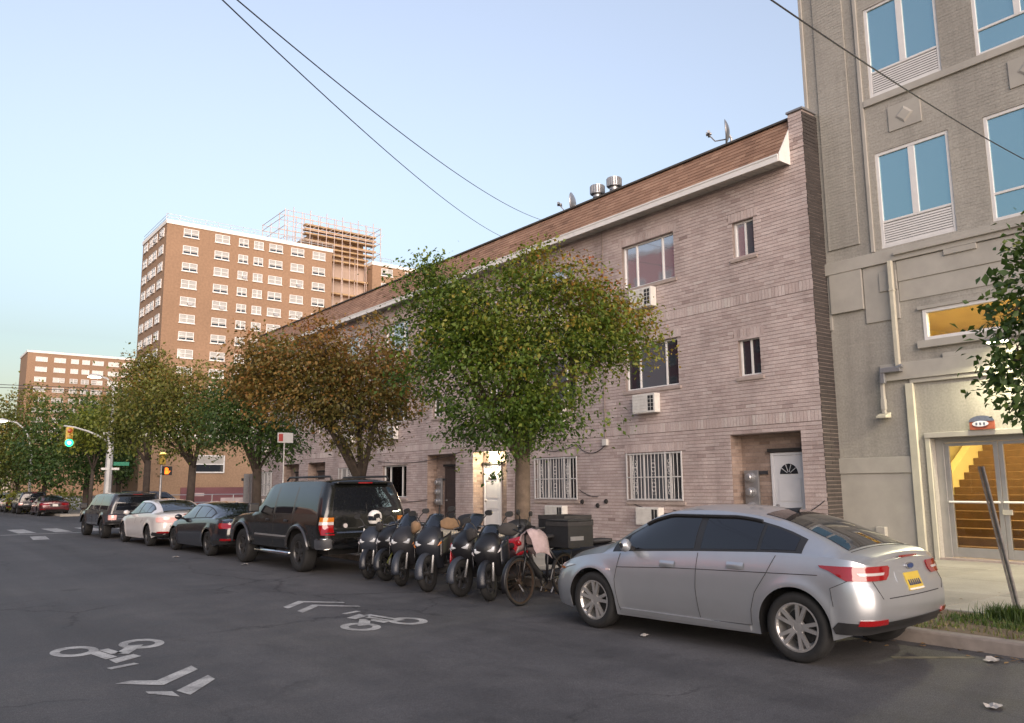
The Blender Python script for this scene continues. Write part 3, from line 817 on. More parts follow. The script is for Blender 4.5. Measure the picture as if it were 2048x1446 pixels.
wl_ = MB(); wl_.box(XP - .53, XP - .30, 6.18, 6.52, 4.295, 4.309); part('lamp_lens', wl_, lamp_mat('wall_lamp_glow', (1, .93, .62), 9), wo)
wd = bpy.data.lights.new('wall_lamp_light', 'AREA'); wd.shape = 'RECTANGLE'; wd.size = .3; wd.size_y = .5; wd.energy = 48; wd.color = (1, .93, .60)
_wl = link(bpy.data.objects.new('wall_lamp_light', wd), None, (XP - .50, 6.35, 4.28)); _wl.rotation_euler = (0, math.radians(38), 0)
# arched house-number plaque over the door
pq = MB(); pts = [(6.68, 2.685), (7.14, 2.685), (7.14, 2.84)] + [(6.91 + .23 * math.cos(t), 2.84 + .11 * math.sin(t)) for t in [PI * i / 10 for i in range(1, 10)]] + [(6.68, 2.84)]
M['plaque_red'] = mat('plaque_red', (.30, .085, .05), .4, var=.2, scale=14); M['plaque_blue'] = mat('plaque_blue', (.10, .11, .16), .4, var=.2, scale=20); M['plaque_white'] = mat('plaque_white', (.60, .60, .66), .4, var=.1, scale=12)
pq.prism(pts, 'x', XP - .105, XP - .071); po = part('door_plaque', pq, M['plaque_red'], pb, bev=.008)
q_ = MB(); q_.prism([(6.91 + .235 * math.cos(t), 2.845 + .115 * math.sin(t)) for t in [PI * i / 12 for i in range(13)]], 'x', XP - .110, XP - .1055); part('plaque_arch', q_, M['plaque_blue'], po)
q_ = MB(); q_.prism([(6.93 + .15 * math.cos(t), 2.80 + .055 * math.sin(t)) for t in [2 * PI * i / 20 for i in range(20)]], 'x', XP - .116, XP - .1105); part('plaque_oval', q_, M['plaque_white'], po)
q_ = MB()
for i, yy in enumerate((7.0, 6.93, 6.86)): q_.box(XP - .119, XP - .1165, yy - .018, yy + .018, 2.775, 2.825)
part('plaque_mark', q_, M['plaque_blue'], po)

# ------------------------------------------------------------------ far brick apartment towers
def tower_window_meshes():
    out = []
    for wd in (2.35, 1.6):
        f = MB(); f.box(-wd / 2, wd / 2, -.05, .1, 0, .09); f.box(-wd / 2, wd / 2, -.05, .1, 1.26, 1.35); f.box(-wd / 2, -wd / 2 + .09, -.05, .1, .09, 1.26); f.box(wd / 2 - .09, wd / 2, -.05, .1, .09, 1.26)
        f.box(-.05, .05, -.05, .1, .09, 1.26); f.box(-wd / 2 + .09, wd / 2 - .09, -.045, .1, .63, .71)
        p = MB(); p.box(-wd / 2 + .09, wd / 2 - .09, .02, .04, .09, 1.26)
        ps = [p.mesh('pane', M['blind'])]
        # shade pulled half down: bright above, dark glass below
        q = MB(); q.box(-wd / 2 + .09, wd / 2 - .09, .0, .02, .09, .40)
        a = MB(); a.box(-.05, .62, -.35, .02, .09, .50)
        s = MB(); s.box(-wd / 2 - .1, wd / 2 + .1, -.12, .1, -.12, 0)
        out.append((wd, f.mesh('window', M['frame']), ps[0], q.mesh('lower_pane', M['pane']), a.mesh('air_conditioner', M['grey_metal']), s.mesh('sill', M['coping'])))
    return out
TW = tower_window_meshes()
def put_window(bld, wide, loc, rz, r):
    wd, fm, pm_, qm, am, sme_ = TW[0 if wide else 1]
    o = share('window', fm, bld, Vector(loc) - ORG[bld.name], rz)
    share('pane', pm_, o, (0, 0, 0)); share('sill', sme_, o, (0, 0, 0))
    if r < .45: share('lower_pane', qm, o, (0, 0, 0))
    elif r < .6: share('air_conditioner', am, o, (0, 0, 0))
def recessed_block(name, bld, x0, x1, y0, y1, z1):
    m = MB(); m.box(x0, x1, y0, y1, 0, z1, .5); part(name, m, M['tower'], bld)
rt = random.Random(8)
t1 = root('apartment_tower', (46, 137, 0), 'tall orange brick apartment tower with white roof edge beside the scaffolding', 'building', 'brick apartment towers')
recessed_block('wall', t1, 31.93, 60.0, 130, 145, 43.1)
recessed_block('wall', t1, 68.0, 90.0, 130, 145, 42.2)
recessed_block('core_wall', t1, 60.0, 68.0, 133.5, 144, 44)
for x0, x1, y0, z in ((31.8, 60.1, 129.87, 43.1), (67.9, 90.1, 129.87, 42.2)):
    c_ = MB(); c_.box(x0, x1, y0, 145.1, z, z + .62); part('coping', c_, M['coping'], t1)
    r_ = MB()
    n = int((x1 - x0) / 2)
    for i in range(n + 1): r_.box(x0 + (x1 - x0) * i / n - .03, x0 + (x1 - x0) * i / n + .03, y0 + .2, y0 + .26, z + .62, z + 1.6)
    for zz in (1.1, 1.6): r_.box(x0, x1, y0 + .2, y0 + .25, z + zz - .03, z + zz + .03)
    for zz in (1.1, 1.6): r_.box(x0 + .2, x0 + .25, y0, 145, z + zz - .03, z + zz + .03)
    part('roof_railing', r_, M['galv'], t1)
cols = ((35.65, 1), (40.6, 1), (44.1, 0), (46.65, 0), (49.65, 1), (53.5, 1), (57.45, 1))
for k in range(13):
    z = 41.35 - 2.78 * k
    for x, wd in cols:
        put_window(t1, wd, (x, 129.92, z), 0, rt.random())
    for x in (71.0, 76.0, 80.5): put_window(t1, 1, (x, 129.92, z - .9), 0, rt.random())
    for y in (132.6, 136.6, 139.2, 142.6): put_window(t1, 0 if y == 139.2 else 1, (31.85, y, z), -PI / 2, rt.random())
# scaffolding round the tower core
sc = root('scaffolding', (60, 129, 0), 'pale scaffolding with timber decks wrapped round the tower core', 'scaffolding')
nx_, xs0, xs1 = 13, 51.2, 69.8
nt_ = MB(); nt_.box(60.2, 67.8, 132.9, 133.3, 6, 44); part('netting', nt_, M['net'], sc)
bd = MB(); bd.box(57.5, 67.8, 133.4, 143, 43.2, 47.2); part('bulkhead_wall', bd, M['tower'], sc)
for i in range(nx_):
    x = xs0 + (xs1 - xs0) * i / (nx_ - 1)
    for yy in (130.4, 133.0, 141.0):
        b0 = 43.8 if x < 60 else (6.0 if yy < 134 and 60 < x < 68 else 43.0)
        p = MB(); p.box(x - .05, x + .05, yy - .05, yy + .05, b0, 49.6 + (.6 if i % 2 else 0)); part('scaffold_post', p, M['steel_scaf'], sc)
for z in (44.6, 46.6, 48.4, 49.4):
    for yy in (130.4, 133.0, 141.0):
        p = MB(); p.box(xs0, xs1, yy - .04, yy + .04, z - .04, z + .04); part('scaffold_rail', p, M['steel_scaf'], sc)
    for x in (xs0, xs1):
        p = MB(); p.box(x - .04, x + .04, 130.4, 141, z - .04, z + .04); part('scaffold_rail', p, M['steel_scaf'], sc)
for i in range(nx_ - 1):
    x = xs0 + (xs1 - xs0) * i / (nx_ - 1)
    p = MB(); p.bar((x, 130.4, 46.6), (x + 2.3, 130.4, 48.4), .06, .06); part('scaffold_brace', p, M['steel_scaf'], sc)
for z in (48.0, 47.2, 46.4, 45.2, 44.2, 43.2, 42.2, 39.0, 36.2, 33.4, 30.6, 27.8, 25):
    p = MB(); a, b = (55.5, 69.5) if z > 44 else (60.1, 67.9); p.box(a, b, 131.5, 132.8, z - .14, z + .14); part('scaffold_deck', p, M['wood_scaf'], sc)
for x in (60.3, 62.8, 65.2, 67.6):
    p = MB(); p.box(x - .05, x + .05, 131.5, 131.6, 6, 43.4); part('scaffold_post', p, M['steel_scaf'], sc)
# second, more distant slab
t2 = root('apartment_tower', (55, 268, 0), 'smaller looking distant orange brick apartment slab above the trees far left', 'building', 'brick apartment towers')
recessed_block('wall', t2, 29.0, 85, 260, 275, 40.0)
c_ = MB(); c_.box(28.8, 85.2, 259.8, 275.2, 40, 40.6); part('coping', c_, M['coping'], t2)
for k in range(9):
    z = 37.6 - 2.86 * k
    for x, wd in ((32.5, 1), (37.1, 1), (40.9, 0), (43.8, 0), (47.0, 1), (51.2, 1), (54.9, 1), (59, 1), (63, 1)):
        o = share('window', TW[0 if wd else 1][1], t2, Vector((x, 259.9, z)) - ORG[t2.name]); o.scale = (1.25, 1, 1)
        share('pane', TW[0 if wd else 1][2], o, (0, 0, 0))
# terrace across the street, out of frame to the left: it is what the parked cars and their glass mirror
M['terrace'] = tone_mat('dark_red_brick', ((0, (.13, .07, .055)), (1, (.20, .12, .09))), .9, .25, .4, 0, None, 6)
for y0, y1, hh, lab in ((6, 44, 8.2, 'dark brick terrace across the street mirrored in the silver car'), (62, 150, 9.5, 'long dark brick terrace across the street mirrored in the black truck')):
    ot = root('brick_terrace', (-19, (y0 + y1) / 2, 0), lab, 'building', 'brick terraces across the street')
    m = MB(); m.box(-26, -15, y0, y1, 0, hh, .5); part('wall', m, M['terrace'], ot)
    m = MB(); m.box(-26.1, -14.8, y0 - .1, y1 + .1, hh, hh + .35); part('cornice', m, M['sill'], ot)
    for j in range(int((y1 - y0) / 3.2)):
        for z in (1.0, 3.9, 6.4):
            if z + 1.5 > hh: continue
            f = MB(); yy = y0 + 1.2 + j * 3.2; f.box(-14.99, -14.94, yy, yy + 1.1, z, z + 1.5); wn = part('window', f, M['frame'], ot); q = MB(); q.box(-14.935, -14.92, yy + .07, yy + 1.03, z + .07, z + 1.43); part('pane', q, M['pane'], wn)
# block across the street, out of frame to the left: it is what the top floor panes mirror
t3 = root('apartment_tower', (-58, 80, 0), 'brick apartment tower across the street mirrored in the top floor window panes', 'building', 'brick apartment towers')
m = MB(); m.box(-72, -46, 52, 110, 0, 32.2, .5); part('wall', m, mat('bright_red_brick', (.62, .19, .19), .9, var=.1, scale=.3), t3)
c_ = MB(); c_.box(-72.1, -45.9, 51.9, 110.1, 32.2, 32.9); part('coping', c_, M['coping'], t3)
for k in range(10):
    for j in range(12): put_window(t3, j % 2, (-45.9, 55 + j * 4.7, 28 - 2.78 * k), PI / 2, rt.random())
# ------------------------------------------------------------------ ground, road, pavement
M['asphalt'] = asphalt_mat(); M['mark'] = paint_mark_mat()
M['soil'] = mat('bare_soil', (.125, .090, .058), .95, var=.35, scale=9, bump=.5)
M['concrete'] = tone_mat('pavement_concrete', ((0, (.30, .275, .235)), (1, (.38, .35, .30))), .85, .25, 1.1, .25, None, 60)
M['kerb'] = mat('kerb_stone', (.20, .175, .16), .85, var=.25, scale=4, bump=.3)
M['ground'] = mat('far_ground', (.07, .066, .06), .95, var=.2, scale=.2)
XK = 8.82
g = MB(); g.quad((-400, -200, -.03), (400, -200, -.03), (400, 900, -.03), (-400, 900, -.03)); part('ground', g, M['ground'], kind='structure')
g = MB(); g.add([(-14, -40, 0), (XK, -40, 0), (XK, 46.5, 0), (90, 46.5, 0), (90, 59, 0), (XK + .3, 59, 0), (XK + .3, 400, 0), (-14, 400, 0)], [(0, 1, 2, 7), (2, 5, 6, 7), (2, 3, 4, 5)]); part('road', g, M['asphalt'], kind='structure')
sw = root('sidewalk', (XK + .17, 20, 0), 'pale concrete pavement in front of the row building', None, None, kind='structure')
b_ = MB(); b_.box(XK + .17, 17.4, -30, 3.0, -.02, .10); b_.box(XK + .17, 17.4, 5.0, 46.0, -.02, .10); b_.box(10.5, 17.4, 3.0, 5.0, -.02, .10); part('sidewalk_bed', b_, M['ground'], sw)
rg = random.Random(14)
def slab(x0, x1, y0, y1):
    s_ = MB(); s_.box(x0 + .006, x1 - .006, y0 + .006, y1 - .006, .06, .14 + rg.uniform(-.002, .003), rg.random()); part('slab', s_, M['concrete'], sw, bev=.008)
xs = [XK + .17, 10.5, 12.2, 13.9, 15.6, 17.3]
y = -4.0
while y < 46:
    y2 = y + (1.5 if y < 24 else 3.1)
    for i in range(5):
        if i == 0 and y < 5.0 and y2 > 0: continue
        slab(xs[i], xs[i + 1] if y > 10 or i < 4 else 17.2, y, min(y2, 46))
    y = y2
kb = root('kerb', (XK, 20, 0), 'worn stone kerb along the parked cars', None, None, kind='structure')
y = -6.0
while y < 46:
    L = 1.8 if y < 25 else 3.6
    k_ = MB(); k_.box(XK, XK + .165, y + .006, y + L - .006, -.05, .135 + rg.uniform(-.006, .004)); part('kerbstone', k_, M['kerb'], kb, bev=.022); y += L
g = MB(); g.box(XK + .3, 30, 59.2, 200, -.02, .13); part('sidewalk', g, M['concrete'], kind='structure')
g = MB()
rows = []
for i in range(16):
    rows.append([(XK + .17 + 1.5 * j / 9, -.02 + 5.02 * i / 15, .105 + rg.uniform(-.012, .03)) for j in range(10)])
g.grid(rows); part('tree_pit_soil', g, M['soil'], kind='structure', smooth=True)
# ------------------------------------------------------------------ grass and weeds in the tree pit
M['grass'] = leaf_mat('grass_blade', ((0, (.025, .05, .012)), (.5, (.06, .11, .022)), (.85, (.12, .15, .035)), (1, (.20, .17, .07))))
def grass(name, spots, seed, label):
    r = random.Random(seed); m = MB()
    for cx, cy, sx, sy, n, h, t0 in spots:
        for _ in range(n):
            x, y = r.gauss(cx, sx), r.gauss(cy, sy)
            if not (XK + .2 < x < 10.48 and -.1 < y < 4.97): continue
            a = r.uniform(0, 2 * PI); hh = h * r.uniform(.45, 1.15); ln = hh * r.uniform(.2, .8); wd = r.uniform(.003, .008)
            dx, dy = math.cos(a), math.sin(a)
            p0 = (x - dy * wd, y + dx * wd, .10); p1 = (x + dy * wd, y - dx * wd, .10)
            m1 = (x + dx * ln * .35, y + dy * ln * .35, .10 + hh * .65); tip = (x + dx * ln, y + dy * ln, .10 + hh)
            m.add([p0, p1, (m1[0] + dy * wd * .7, m1[1] - dx * wd * .7, m1[2]), (m1[0] - dy * wd * .7, m1[1] + dx * wd * .7, m1[2]), tip], [(0, 1, 2, 3), (3, 2, 4)], min(1, max(0, r.gauss(t0, .2))))
    o = part(name, m, M['grass'], kind='stuff'); o['label'] = label; o['category'] = 'grass'
grass('grass', [(10.05, 4.4, .16, .18, 500, .08, .5), (9.85, 3.75, .16, .22, 600, .08, .6), (10.3, 4.05, .12, .16, 900, .20, .45), (10.0, 3.0, .2, .35, 600, .10, .5), (9.25, 4.4, .12, .35, 160, .06, .85), (9.9, 1.2, .4, .6, 900, .12, .5), (9.5, 4.6, .3, .2, 260, .06, .8), (9.3, 3.2, .12, .4, 200, .07, .8)], 5, 'ragged green grass and weeds in the tree pit at the kerb')
# ------------------------------------------------------------------ road markings
def sharrow(cx, cy, flip, label, worn):
    rt_ = root('bike_marking', (cx, cy, 0), label, 'road marking', 'bicycle lane markings on the road', PI if flip else 0)
    def ring(x, y):
        m = MB(); n = 28
        vs = [(x + .225 * math.cos(a), y + .31 * math.sin(a), .004) for a in [2 * PI * k / n for k in range(n)]] + [(x + .135 * math.cos(a), y + .175 * math.sin(a), .004) for a in [2 * PI * k / n for k in range(n)]]
        m.add(vs, [(k, (k + 1) % n, n + (k + 1) % n, n + k) for k in range(n)]); part('wheel_mark', m, M['mark'], rt_, local=True)
    ring(-.33, 0); ring(.33, 0)
    def poly(name, pts):
        m = MB(); m.add([(x, y, .005) for x, y in pts], [tuple(range(len(pts)))]); part(name, m, M['mark'], rt_, local=True)
    poly('frame_mark', [(-.33, .08), (-.20, .02), (.02, .40), (-.08, .52)])
    poly('frame_mark', [(-.05, .42), (.06, .40), (.12, .10), (.02, .06)])
    poly('frame_mark', [(.13, .12), (.24, .18), (.16, .66), (.04, .60)])
    poly('frame_mark', [(-.12, .56), (.14, .70), (.12, .92), (-.16, .72)])
    if not worn: poly('frame_mark', [(.22, .08), (.34, .08), (.22, .80), (.10, .80)])
    poly('handlebar_mark', [(-.02, 1.02), (.24, 1.10), (.22, 1.20), (-.05, 1.10)])
    for k, dy in enumerate((1.52, 2.02)):
        if worn:
            poly('chevron_mark', [(-.42, dy), (-.42, dy + .2), (0 if k == 0 else -.08, dy + .64), (0 if k == 0 else -.03, dy + .42)])
            poly('chevron_mark', [(.002, dy + .42), (.002, dy + .64), (.18 + .14 * (1 - k), dy + .32 + .05 * k), (.18, dy + .28)])
        else:
            poly('chevron_mark', [(-.42, dy), (-.42, dy + .19), (0, dy + .64), (0, dy + .44)])
            poly('chevron_mark', [(.002, dy + .44), (.002, dy + .64), (.46, dy + .09), (.44, dy - .02)])
sharrow(2.07, 9.82, True, 'worn white bicycle marking with broken chevrons, lowest on the road', True)
sharrow(5.08, 9.22, False, 'white bicycle marking with two chevrons beside the parked scooters', False)
cw = root('crosswalk', (3.5, 37, 0), 'faded white crosswalk bars before the junction', 'crosswalk')
for i in range(13):
    x = -4.6 + i * 1.28
    m = MB(); m.quad((x, 37.4, .005), (x + .62, 37.4, .005), (x + .62, 41.2, .005), (x, 41.2, .005)); part('crosswalk_bar', m, M['mark'], cw)
m = MB(); m.quad((-6, 36.3, .005), (6.4, 36.3, .005), (6.4, 36.6, .005), (-6, 36.6, .005)); part('stop_line', m, M['mark'], cw)
m = MB(); m.quad((4.2, 32.2, .005), (4.7, 32.2, .005), (4.9, 34.6, .005), (4.4, 34.6, .005)); part('worn_line', m, M['mark'], cw)
M['hatch'] = mat('worn_yellow_paint', (.13, .12, .085), .9, var=.4, scale=7)
for x0, y0, x1, y1, w_ in ((8.5, 3.75, 7.9, 4.25, .08),):
    m = MB(); m.bar((x0, y0, .003), (x1, y1, .003), w_, .002); o = part('faded_parking_line', m, M['hatch'], kind='structure')
# litter near the kerb
M['paper'] = mat('paper_litter', (.34, .32, .30), .8, var=.15, scale=20)
for i, (x, y, s, lab) in enumerate(((6.75, 2.86, .08, 'crumpled white paper lying on the road behind the silver car'), (8.45, 3.55, .09, 'pale flattened wrapper in the gutter by the tree pit'), (8.5, 3.2, .07, 'small scrap of paper in the gutter near the frame edge'), (6.9, 6.55, .05, 'small white scrap on the road by the front wheel of the silver car'), (6.5, 18.2, .08, 'white scrap on the road beside the black truck'), (5.9, 21.3, .09, 'white scrap on the road beside the black sedan'))):
    m = MB(); r = random.Random(i)
    rows = [[(x + (a - 2) * s * .5 + r.uniform(-.2, .2) * s, y + (b - 1.5) * s * .4 + r.uniform(-.2, .2) * s, .012 + r.uniform(0, .4) * s * (1 if 0 < a < 4 else .3)) for a in range(5)] for b in range(4)]
    m.grid(rows); solo('paper_scrap', m, M['paper'], (x, y, 0), lab, 'litter', 'scraps of litter on the road')

M['dead_leaf'] = tone_mat('fallen_leaf', ((0, (.10, .055, .025)), (1, (.24, .15, .06))), .8, .1, 3, 0)
m = MB(); r = random.Random(77)
for i in range(420):
    if i < 260: x, y = XK - abs(r.gauss(0, .16)) - .02, r.uniform(-1, 14)
    elif i < 340: x, y = r.uniform(XK + .25, 10.4), r.uniform(0, 4.9)
    else: x, y = r.uniform(9, 13), r.uniform(5, 20)
    z = .006 if x < XK else (.148 if y > 5 or x > 10.5 else .135); a = r.uniform(0, 2 * PI); s = r.uniform(.018, .04); c_, d_ = math.cos(a) * s, math.sin(a) * s
    m.add([(x - c_, y - d_, z), (x + d_ * .5, y - c_ * .5, z + r.uniform(0, .015)), (x + c_, y + d_, z + r.uniform(0, .01)), (x - d_ * .5, y + c_ * .5, z + r.uniform(0, .015))], [(0, 1, 2, 3)], r.random())
o = part('fallen_leaves', m, M['dead_leaf'], kind='stuff'); o['label'] = 'small brown fallen leaves along the kerb and gutter'; o['category'] = 'fallen leaves'
# ------------------------------------------------------------------ trees
M['bark'] = mat('bark', (.105, .078, .058), .95, var=.3, scale=7, bump=.6)
M['bark_dark'] = mat('bark_dark', (.05, .038, .03), .95, var=.3, scale=6, bump=.4)
LEAF = {
 'mixed': leaf_mat('leaf_green_orange', ((0, (.024, .054, .008)), (.3, (.062, .115, .012)), (.5, (.125, .175, .020)), (.68, (.21, .20, .026)), (.84, (.30, .165, .026)), (1, (.36, .105, .028)))),
 'rust': leaf_mat('leaf_rust', ((0, (.036, .044, .012)), (.35, (.105, .098, .022)), (.6, (.21, .125, .028)), (.85, (.29, .125, .038)), (1, (.31, .095, .04)))),
 'green': leaf_mat('leaf_green', ((0, (.016, .038, .012)), (.4, (.042, .084, .018)), (.75, (.085, .135, .026)), (1, (.16, .17, .03)))),
 'yellow': leaf_mat('leaf_yellow_green', ((0, (.05, .08, .012)), (.5, (.12, .16, .02)), (1, (.22, .22, .03)))),
 'olive': leaf_mat('leaf_olive', ((0, (.028, .046, .012)), (.45, (.085, .112, .020)), (.8, (.17, .165, .03)), (1, (.24, .15, .034)))),
}
def crown_mesh(blobs, n_leaf, size, seed, t0, per=16, spread=.2, tip=0.0, tipdir=(0, 0, 1), gap=.13, edge=.62):
    r = np.random.RandomState(seed)
    B = np.array(blobs, dtype=float)
    vol = B[:, 3] ** 2.4
    nc = max(1, n_leaf // per)
    which = r.choice(len(B), nc, p=vol / vol.sum())
    u = r.normal(size=(nc, 3)); u /= np.linalg.norm(u, axis=1)[:, None]
    rad = np.where(r.rand(nc) < .72, edge + (1.02 - edge) * r.rand(nc), edge * r.rand(nc) ** .5)
    rad *= (1 + r.normal(0, .10, nc))
    far_ = r.rand(nc) < .05; rad = np.where(far_, rad * r.uniform(1.05, 1.3, nc), rad)
    R3 = B[which, 3][:, None] * np.array([1, 1, .92])
    C = B[which, :3] + u * rad[:, None] * R3
    q_ = 3.4 / B[:, 3].max(); s_ = seed * 1.7
    nv = np.sin(C[:, 0] * q_ + s_) * np.sin(C[:, 1] * q_ * 1.1 + 2 * s_) + np.sin(C[:, 2] * q_ * 1.2 + s_) * np.sin((C[:, 0] + C[:, 1]) * q_ * .8) + .5 * np.sin(C[:, 0] * q_ * 2.3 + s_) * np.sin(C[:, 2] * q_ * 2.1)
    keep = nv > np.quantile(nv, gap); C = C[keep]; which = which[keep]; nc = len(C)
    cen = B[:, :3].mean(0); ext = np.abs(B[:, :3] - cen).max(0) + B[:, 3].max()
    rel = (C - cen) / ext
    ct = t0 + r.normal(0, .11, nc) + tip * (rel @ np.array(tipdir)) + .10 * np.sin(C[:, 0] * 2.1 + C[:, 1] * 1.3 + C[:, 2] * 1.7)
    k = r.poisson(per, nc); idx = np.repeat(np.arange(nc), k); N = len(idx)
    sp = spread * (.6 + .8 * r.rand(nc))[idx][:, None]
    P = C[idx] + r.normal(size=(N, 3)) * sp * np.array([1, 1, .6])
    # leaf axes: drooping outward
    out = P - cen; out[:, 2] *= .3
    d = out / (np.linalg.norm(out, axis=1)[:, None] + 1e-6) * .7 + r.normal(size=(N, 3)) * .75 + np.array([0, 0, -.45])
    d /= np.linalg.norm(d, axis=1)[:, None]
    nn = r.normal(size=(N, 3)) * .55 + np.array([0, 0, .9]); s = np.cross(d, nn); s /= np.linalg.norm(s, axis=1)[:, None] + 1e-9
    up = np.cross(s, d)
    L = size * (.5 + 1.0 * r.rand(N) ** 1.3)[:, None]; W = L * .30
    V = np.empty((N, 4, 3))
    V[:, 0] = P - d * L * .5; V[:, 2] = P + d * L * .5
    V[:, 1] = P + s * W - d * L * .05 + up * W * .35; V[:, 3] = P - s * W - d * L * .05 + up * W * .35
    T = np.clip(ct[idx] + r.normal(0, .07, N), 0, 1)
    base = np.arange(N)[:, None] * 4
    F = np.concatenate([base + [0, 1, 2], base + [0, 2, 3]], axis=1).reshape(-1, 3)
    return V.reshape(-1, 3), F, np.repeat(T, 2)
def np_mesh(name, V, F, T, matl):
    me = bpy.data.meshes.new(name); nv, nf = len(V), len(F)
    me.vertices.add(nv); me.vertices.foreach_set('co', V.astype(np.float32).ravel())
    me.loops.add(nf * 3); me.loops.foreach_set('vertex_index', F.astype(np.int32).ravel())
    me.polygons.add(nf); me.polygons.foreach_set('loop_start', np.arange(0, nf * 3, 3, dtype=np.int32))
    at = me.attributes.new('tone', 'FLOAT', 'FACE'); at.data.foreach_set('value', T.astype(np.float32))
    me.materials.append(matl); me.update(calc_edges=True); me.validate()
    return me
def tree(base, fork, r0, blobs, n, size, pal, t0, label, cat='tree', group='street trees along the kerb', seed=1, tip=0, tipdir=(0, 0, 1), bark='bark', spread=.2, lean=(0, 0), per=16, edge=.62):
    t = root('street_tree', (base[0], base[1], 0), label, cat, group)
    r = random.Random(seed); m = MB()
    f = Vector((base[0] + lean[0], base[1] + lean[1], fork)); b = Vector((base[0], base[1], .02))
    pts = [b, b.lerp(f, .12), b.lerp(f, .5) + Vector((r.uniform(-.04, .04), r.uniform(-.04, .04), 0)), f]
    m.tube(pts, [r0 * 1.35, r0 * 1.02, r0 * .92, r0 * .85], 12)
    bl = sorted(blobs, key=lambda q: -q[3])
    for i, q in enumerate(bl[:12]):
        e = Vector(q[:3]); k = r0 * (.55 if i < 4 else .34)
        st = f - Vector((0, 0, r.uniform(0, .25))) if i < 5 else f.lerp(Vector(bl[i % 4][:3]), .45)
        mid = st.lerp(e, .5) + Vector((r.uniform(-.15, .15), r.uniform(-.15, .15), r.uniform(0, .3)))
        m.tube([st, st.lerp(mid, .5) + Vector((0, 0, .06)), mid, mid.lerp(e, .6), e], [k, k * .85, k * .6, k * .4, k * .22], 7)
        for j in range(5):
            a = mid.lerp(e, r.random()); dv = Vector((r.gauss(0, 1), r.gauss(0, 1), r.gauss(.35, .7))).normalized() * q[3] * r.uniform(.5, .95)
            m.tube([a, a + dv * .5 + Vector((0, 0, .05)), a + dv], [k * .3, k * .2, k * .08], 5)
    part('trunk', m, M[bark], t, smooth=True)
    V, F, T = crown_mesh(blobs, n, size, seed, t0, per, spread, tip, tipdir, edge=edge)
    V = V - np.array(ORG[t.name])
    o = link(bpy.data.objects.new('crown', np_mesh('crown', V, F, T, LEAF[pal])), t)
    return t
T1B = [(9.48, 11.72, 4.31, 1.61), (8.29, 12.66, 4.23, 1.18), (10.42, 10.93, 4.68, 0.99), (9.12, 12.2, 3.29, 1.23), (9.94, 11.57, 3.28, 0.99), (8.05, 12.66, 5.17, 0.71), (7.77, 12.75, 5.75, 0.30), (9.51, 11.44, 5.62, 0.62), (10.06, 11.06, 5.43, 0.71), (10.86, 10.56, 4.86, 0.57), (10.7, 10.83, 4.11, 0.71), (8.78, 12.55, 2.83, 0.52), (11.17, 10.43, 4.29, 0.4), (8.76, 12.18, 4.79, 1.14), (9.56, 11.31, 6.09, 0.23), (7.57, 12.96, 5.55, 0.34)]
tree((9.7, 12.26), 2.25, .165, T1B, 58000, .076, 'mixed', .46, 'round green street tree turning orange, rising behind the scooters', seed=3, tip=.46, tipdir=(.35, -.35, .85), spread=.20, edge=.58, per=42)
T2B = [(8.18, 19.44, 4.26, 1.4), (9.19, 18.66, 4.25, 1.46), (9.96, 17.99, 4.62, 0.95), (7.53, 19.84, 4.77, 1.02), (8.61, 18.94, 5.14, 0.83), (9.48, 18.63, 3.24, 0.89), (10.24, 17.95, 3.74, 0.64), (7.17, 20.21, 4.27, 0.57), (8.45, 18.93, 5.76, 0.33), (9.52, 18.14, 5.63, 0.51)]
tree((9.7, 18.96), 1.9, .16, T2B, 34000, .092, 'rust', .52, 'rust brown street tree rising behind the black truck', seed=5, tip=.22, tipdir=(-.3, .3, .9), bark='bark_dark', spread=.2)
T3B = [(9.56, 25.86, 3.71, 1.3), (8.64, 26.53, 3.88, 1.22), (10.25, 25.42, 3.22, 0.81), (9.2, 25.91, 4.84, 1.06), (9.7, 25.34, 5.8, 0.9)]
tree((9.7, 26.34), 2.3, .17, T3B, 15000, .11, 'green', .48, 'dark green street tree behind the black sedan', seed=6, tip=.2, bark='bark_dark', spread=.24)
T4B = [(8.84, 33.24, 5.15, 1.68), (9.7, 32.76, 4.16, 1.28), (9.91, 32.37, 5.33, 1.18), (8.64, 33.65, 3.78, 1.08), (8.07, 33.87, 4.96, 1.18)]
tree((9.7, 33.44), 2.6, .17, T4B, 15000, .125, 'olive', .66, 'olive green street tree behind the white sedan', seed=8, tip=.25, bark='bark_dark', spread=.28)
T5B = [(9.19, 39.73, 6.67, 1.27), (8.76, 40.33, 5.31, 1.16), (9.29, 39.47, 7.59, 0.74), (8.67, 40.62, 4.17, 1.04), (9.96, 39.23, 6.21, 1.16)]
tree((9.7, 40.5), 3.0, .17, T5B, 12000, .14, 'olive', .64, 'last street tree before the junction, olive with a pointed top', seed=9, tip=.2, bark='bark_dark', spread=.3)
FAR = 'trees beyond the junction'
tree((11, 62), 2.5, .2, [(11.49, 60.91, 4.34, 2.55), (10.5, 61.87, 3.34, 2.04), (12.51, 59.99, 5.0, 2.04), (11.83, 60.19, 6.69, 2.04)], 9000, .22, 'green', .60, 'bushy green tree just beyond the signal pole', group=FAR, seed=10, tip=.2, bark='bark_dark', spread=.45)
tree((9.6, 70), 2.0, .2, [(10.1, 68.18, 5.71, 2.79), (9.01, 69.22, 4.63, 2.6), (10.85, 67.31, 7.17, 2.04), (9.73, 68.96, 3.15, 2.23)], 9000, .24, 'green', .55, 'dark green spreading tree behind the green signal light', group=FAR, seed=11, tip=.2, bark='bark_dark', spread=.5)
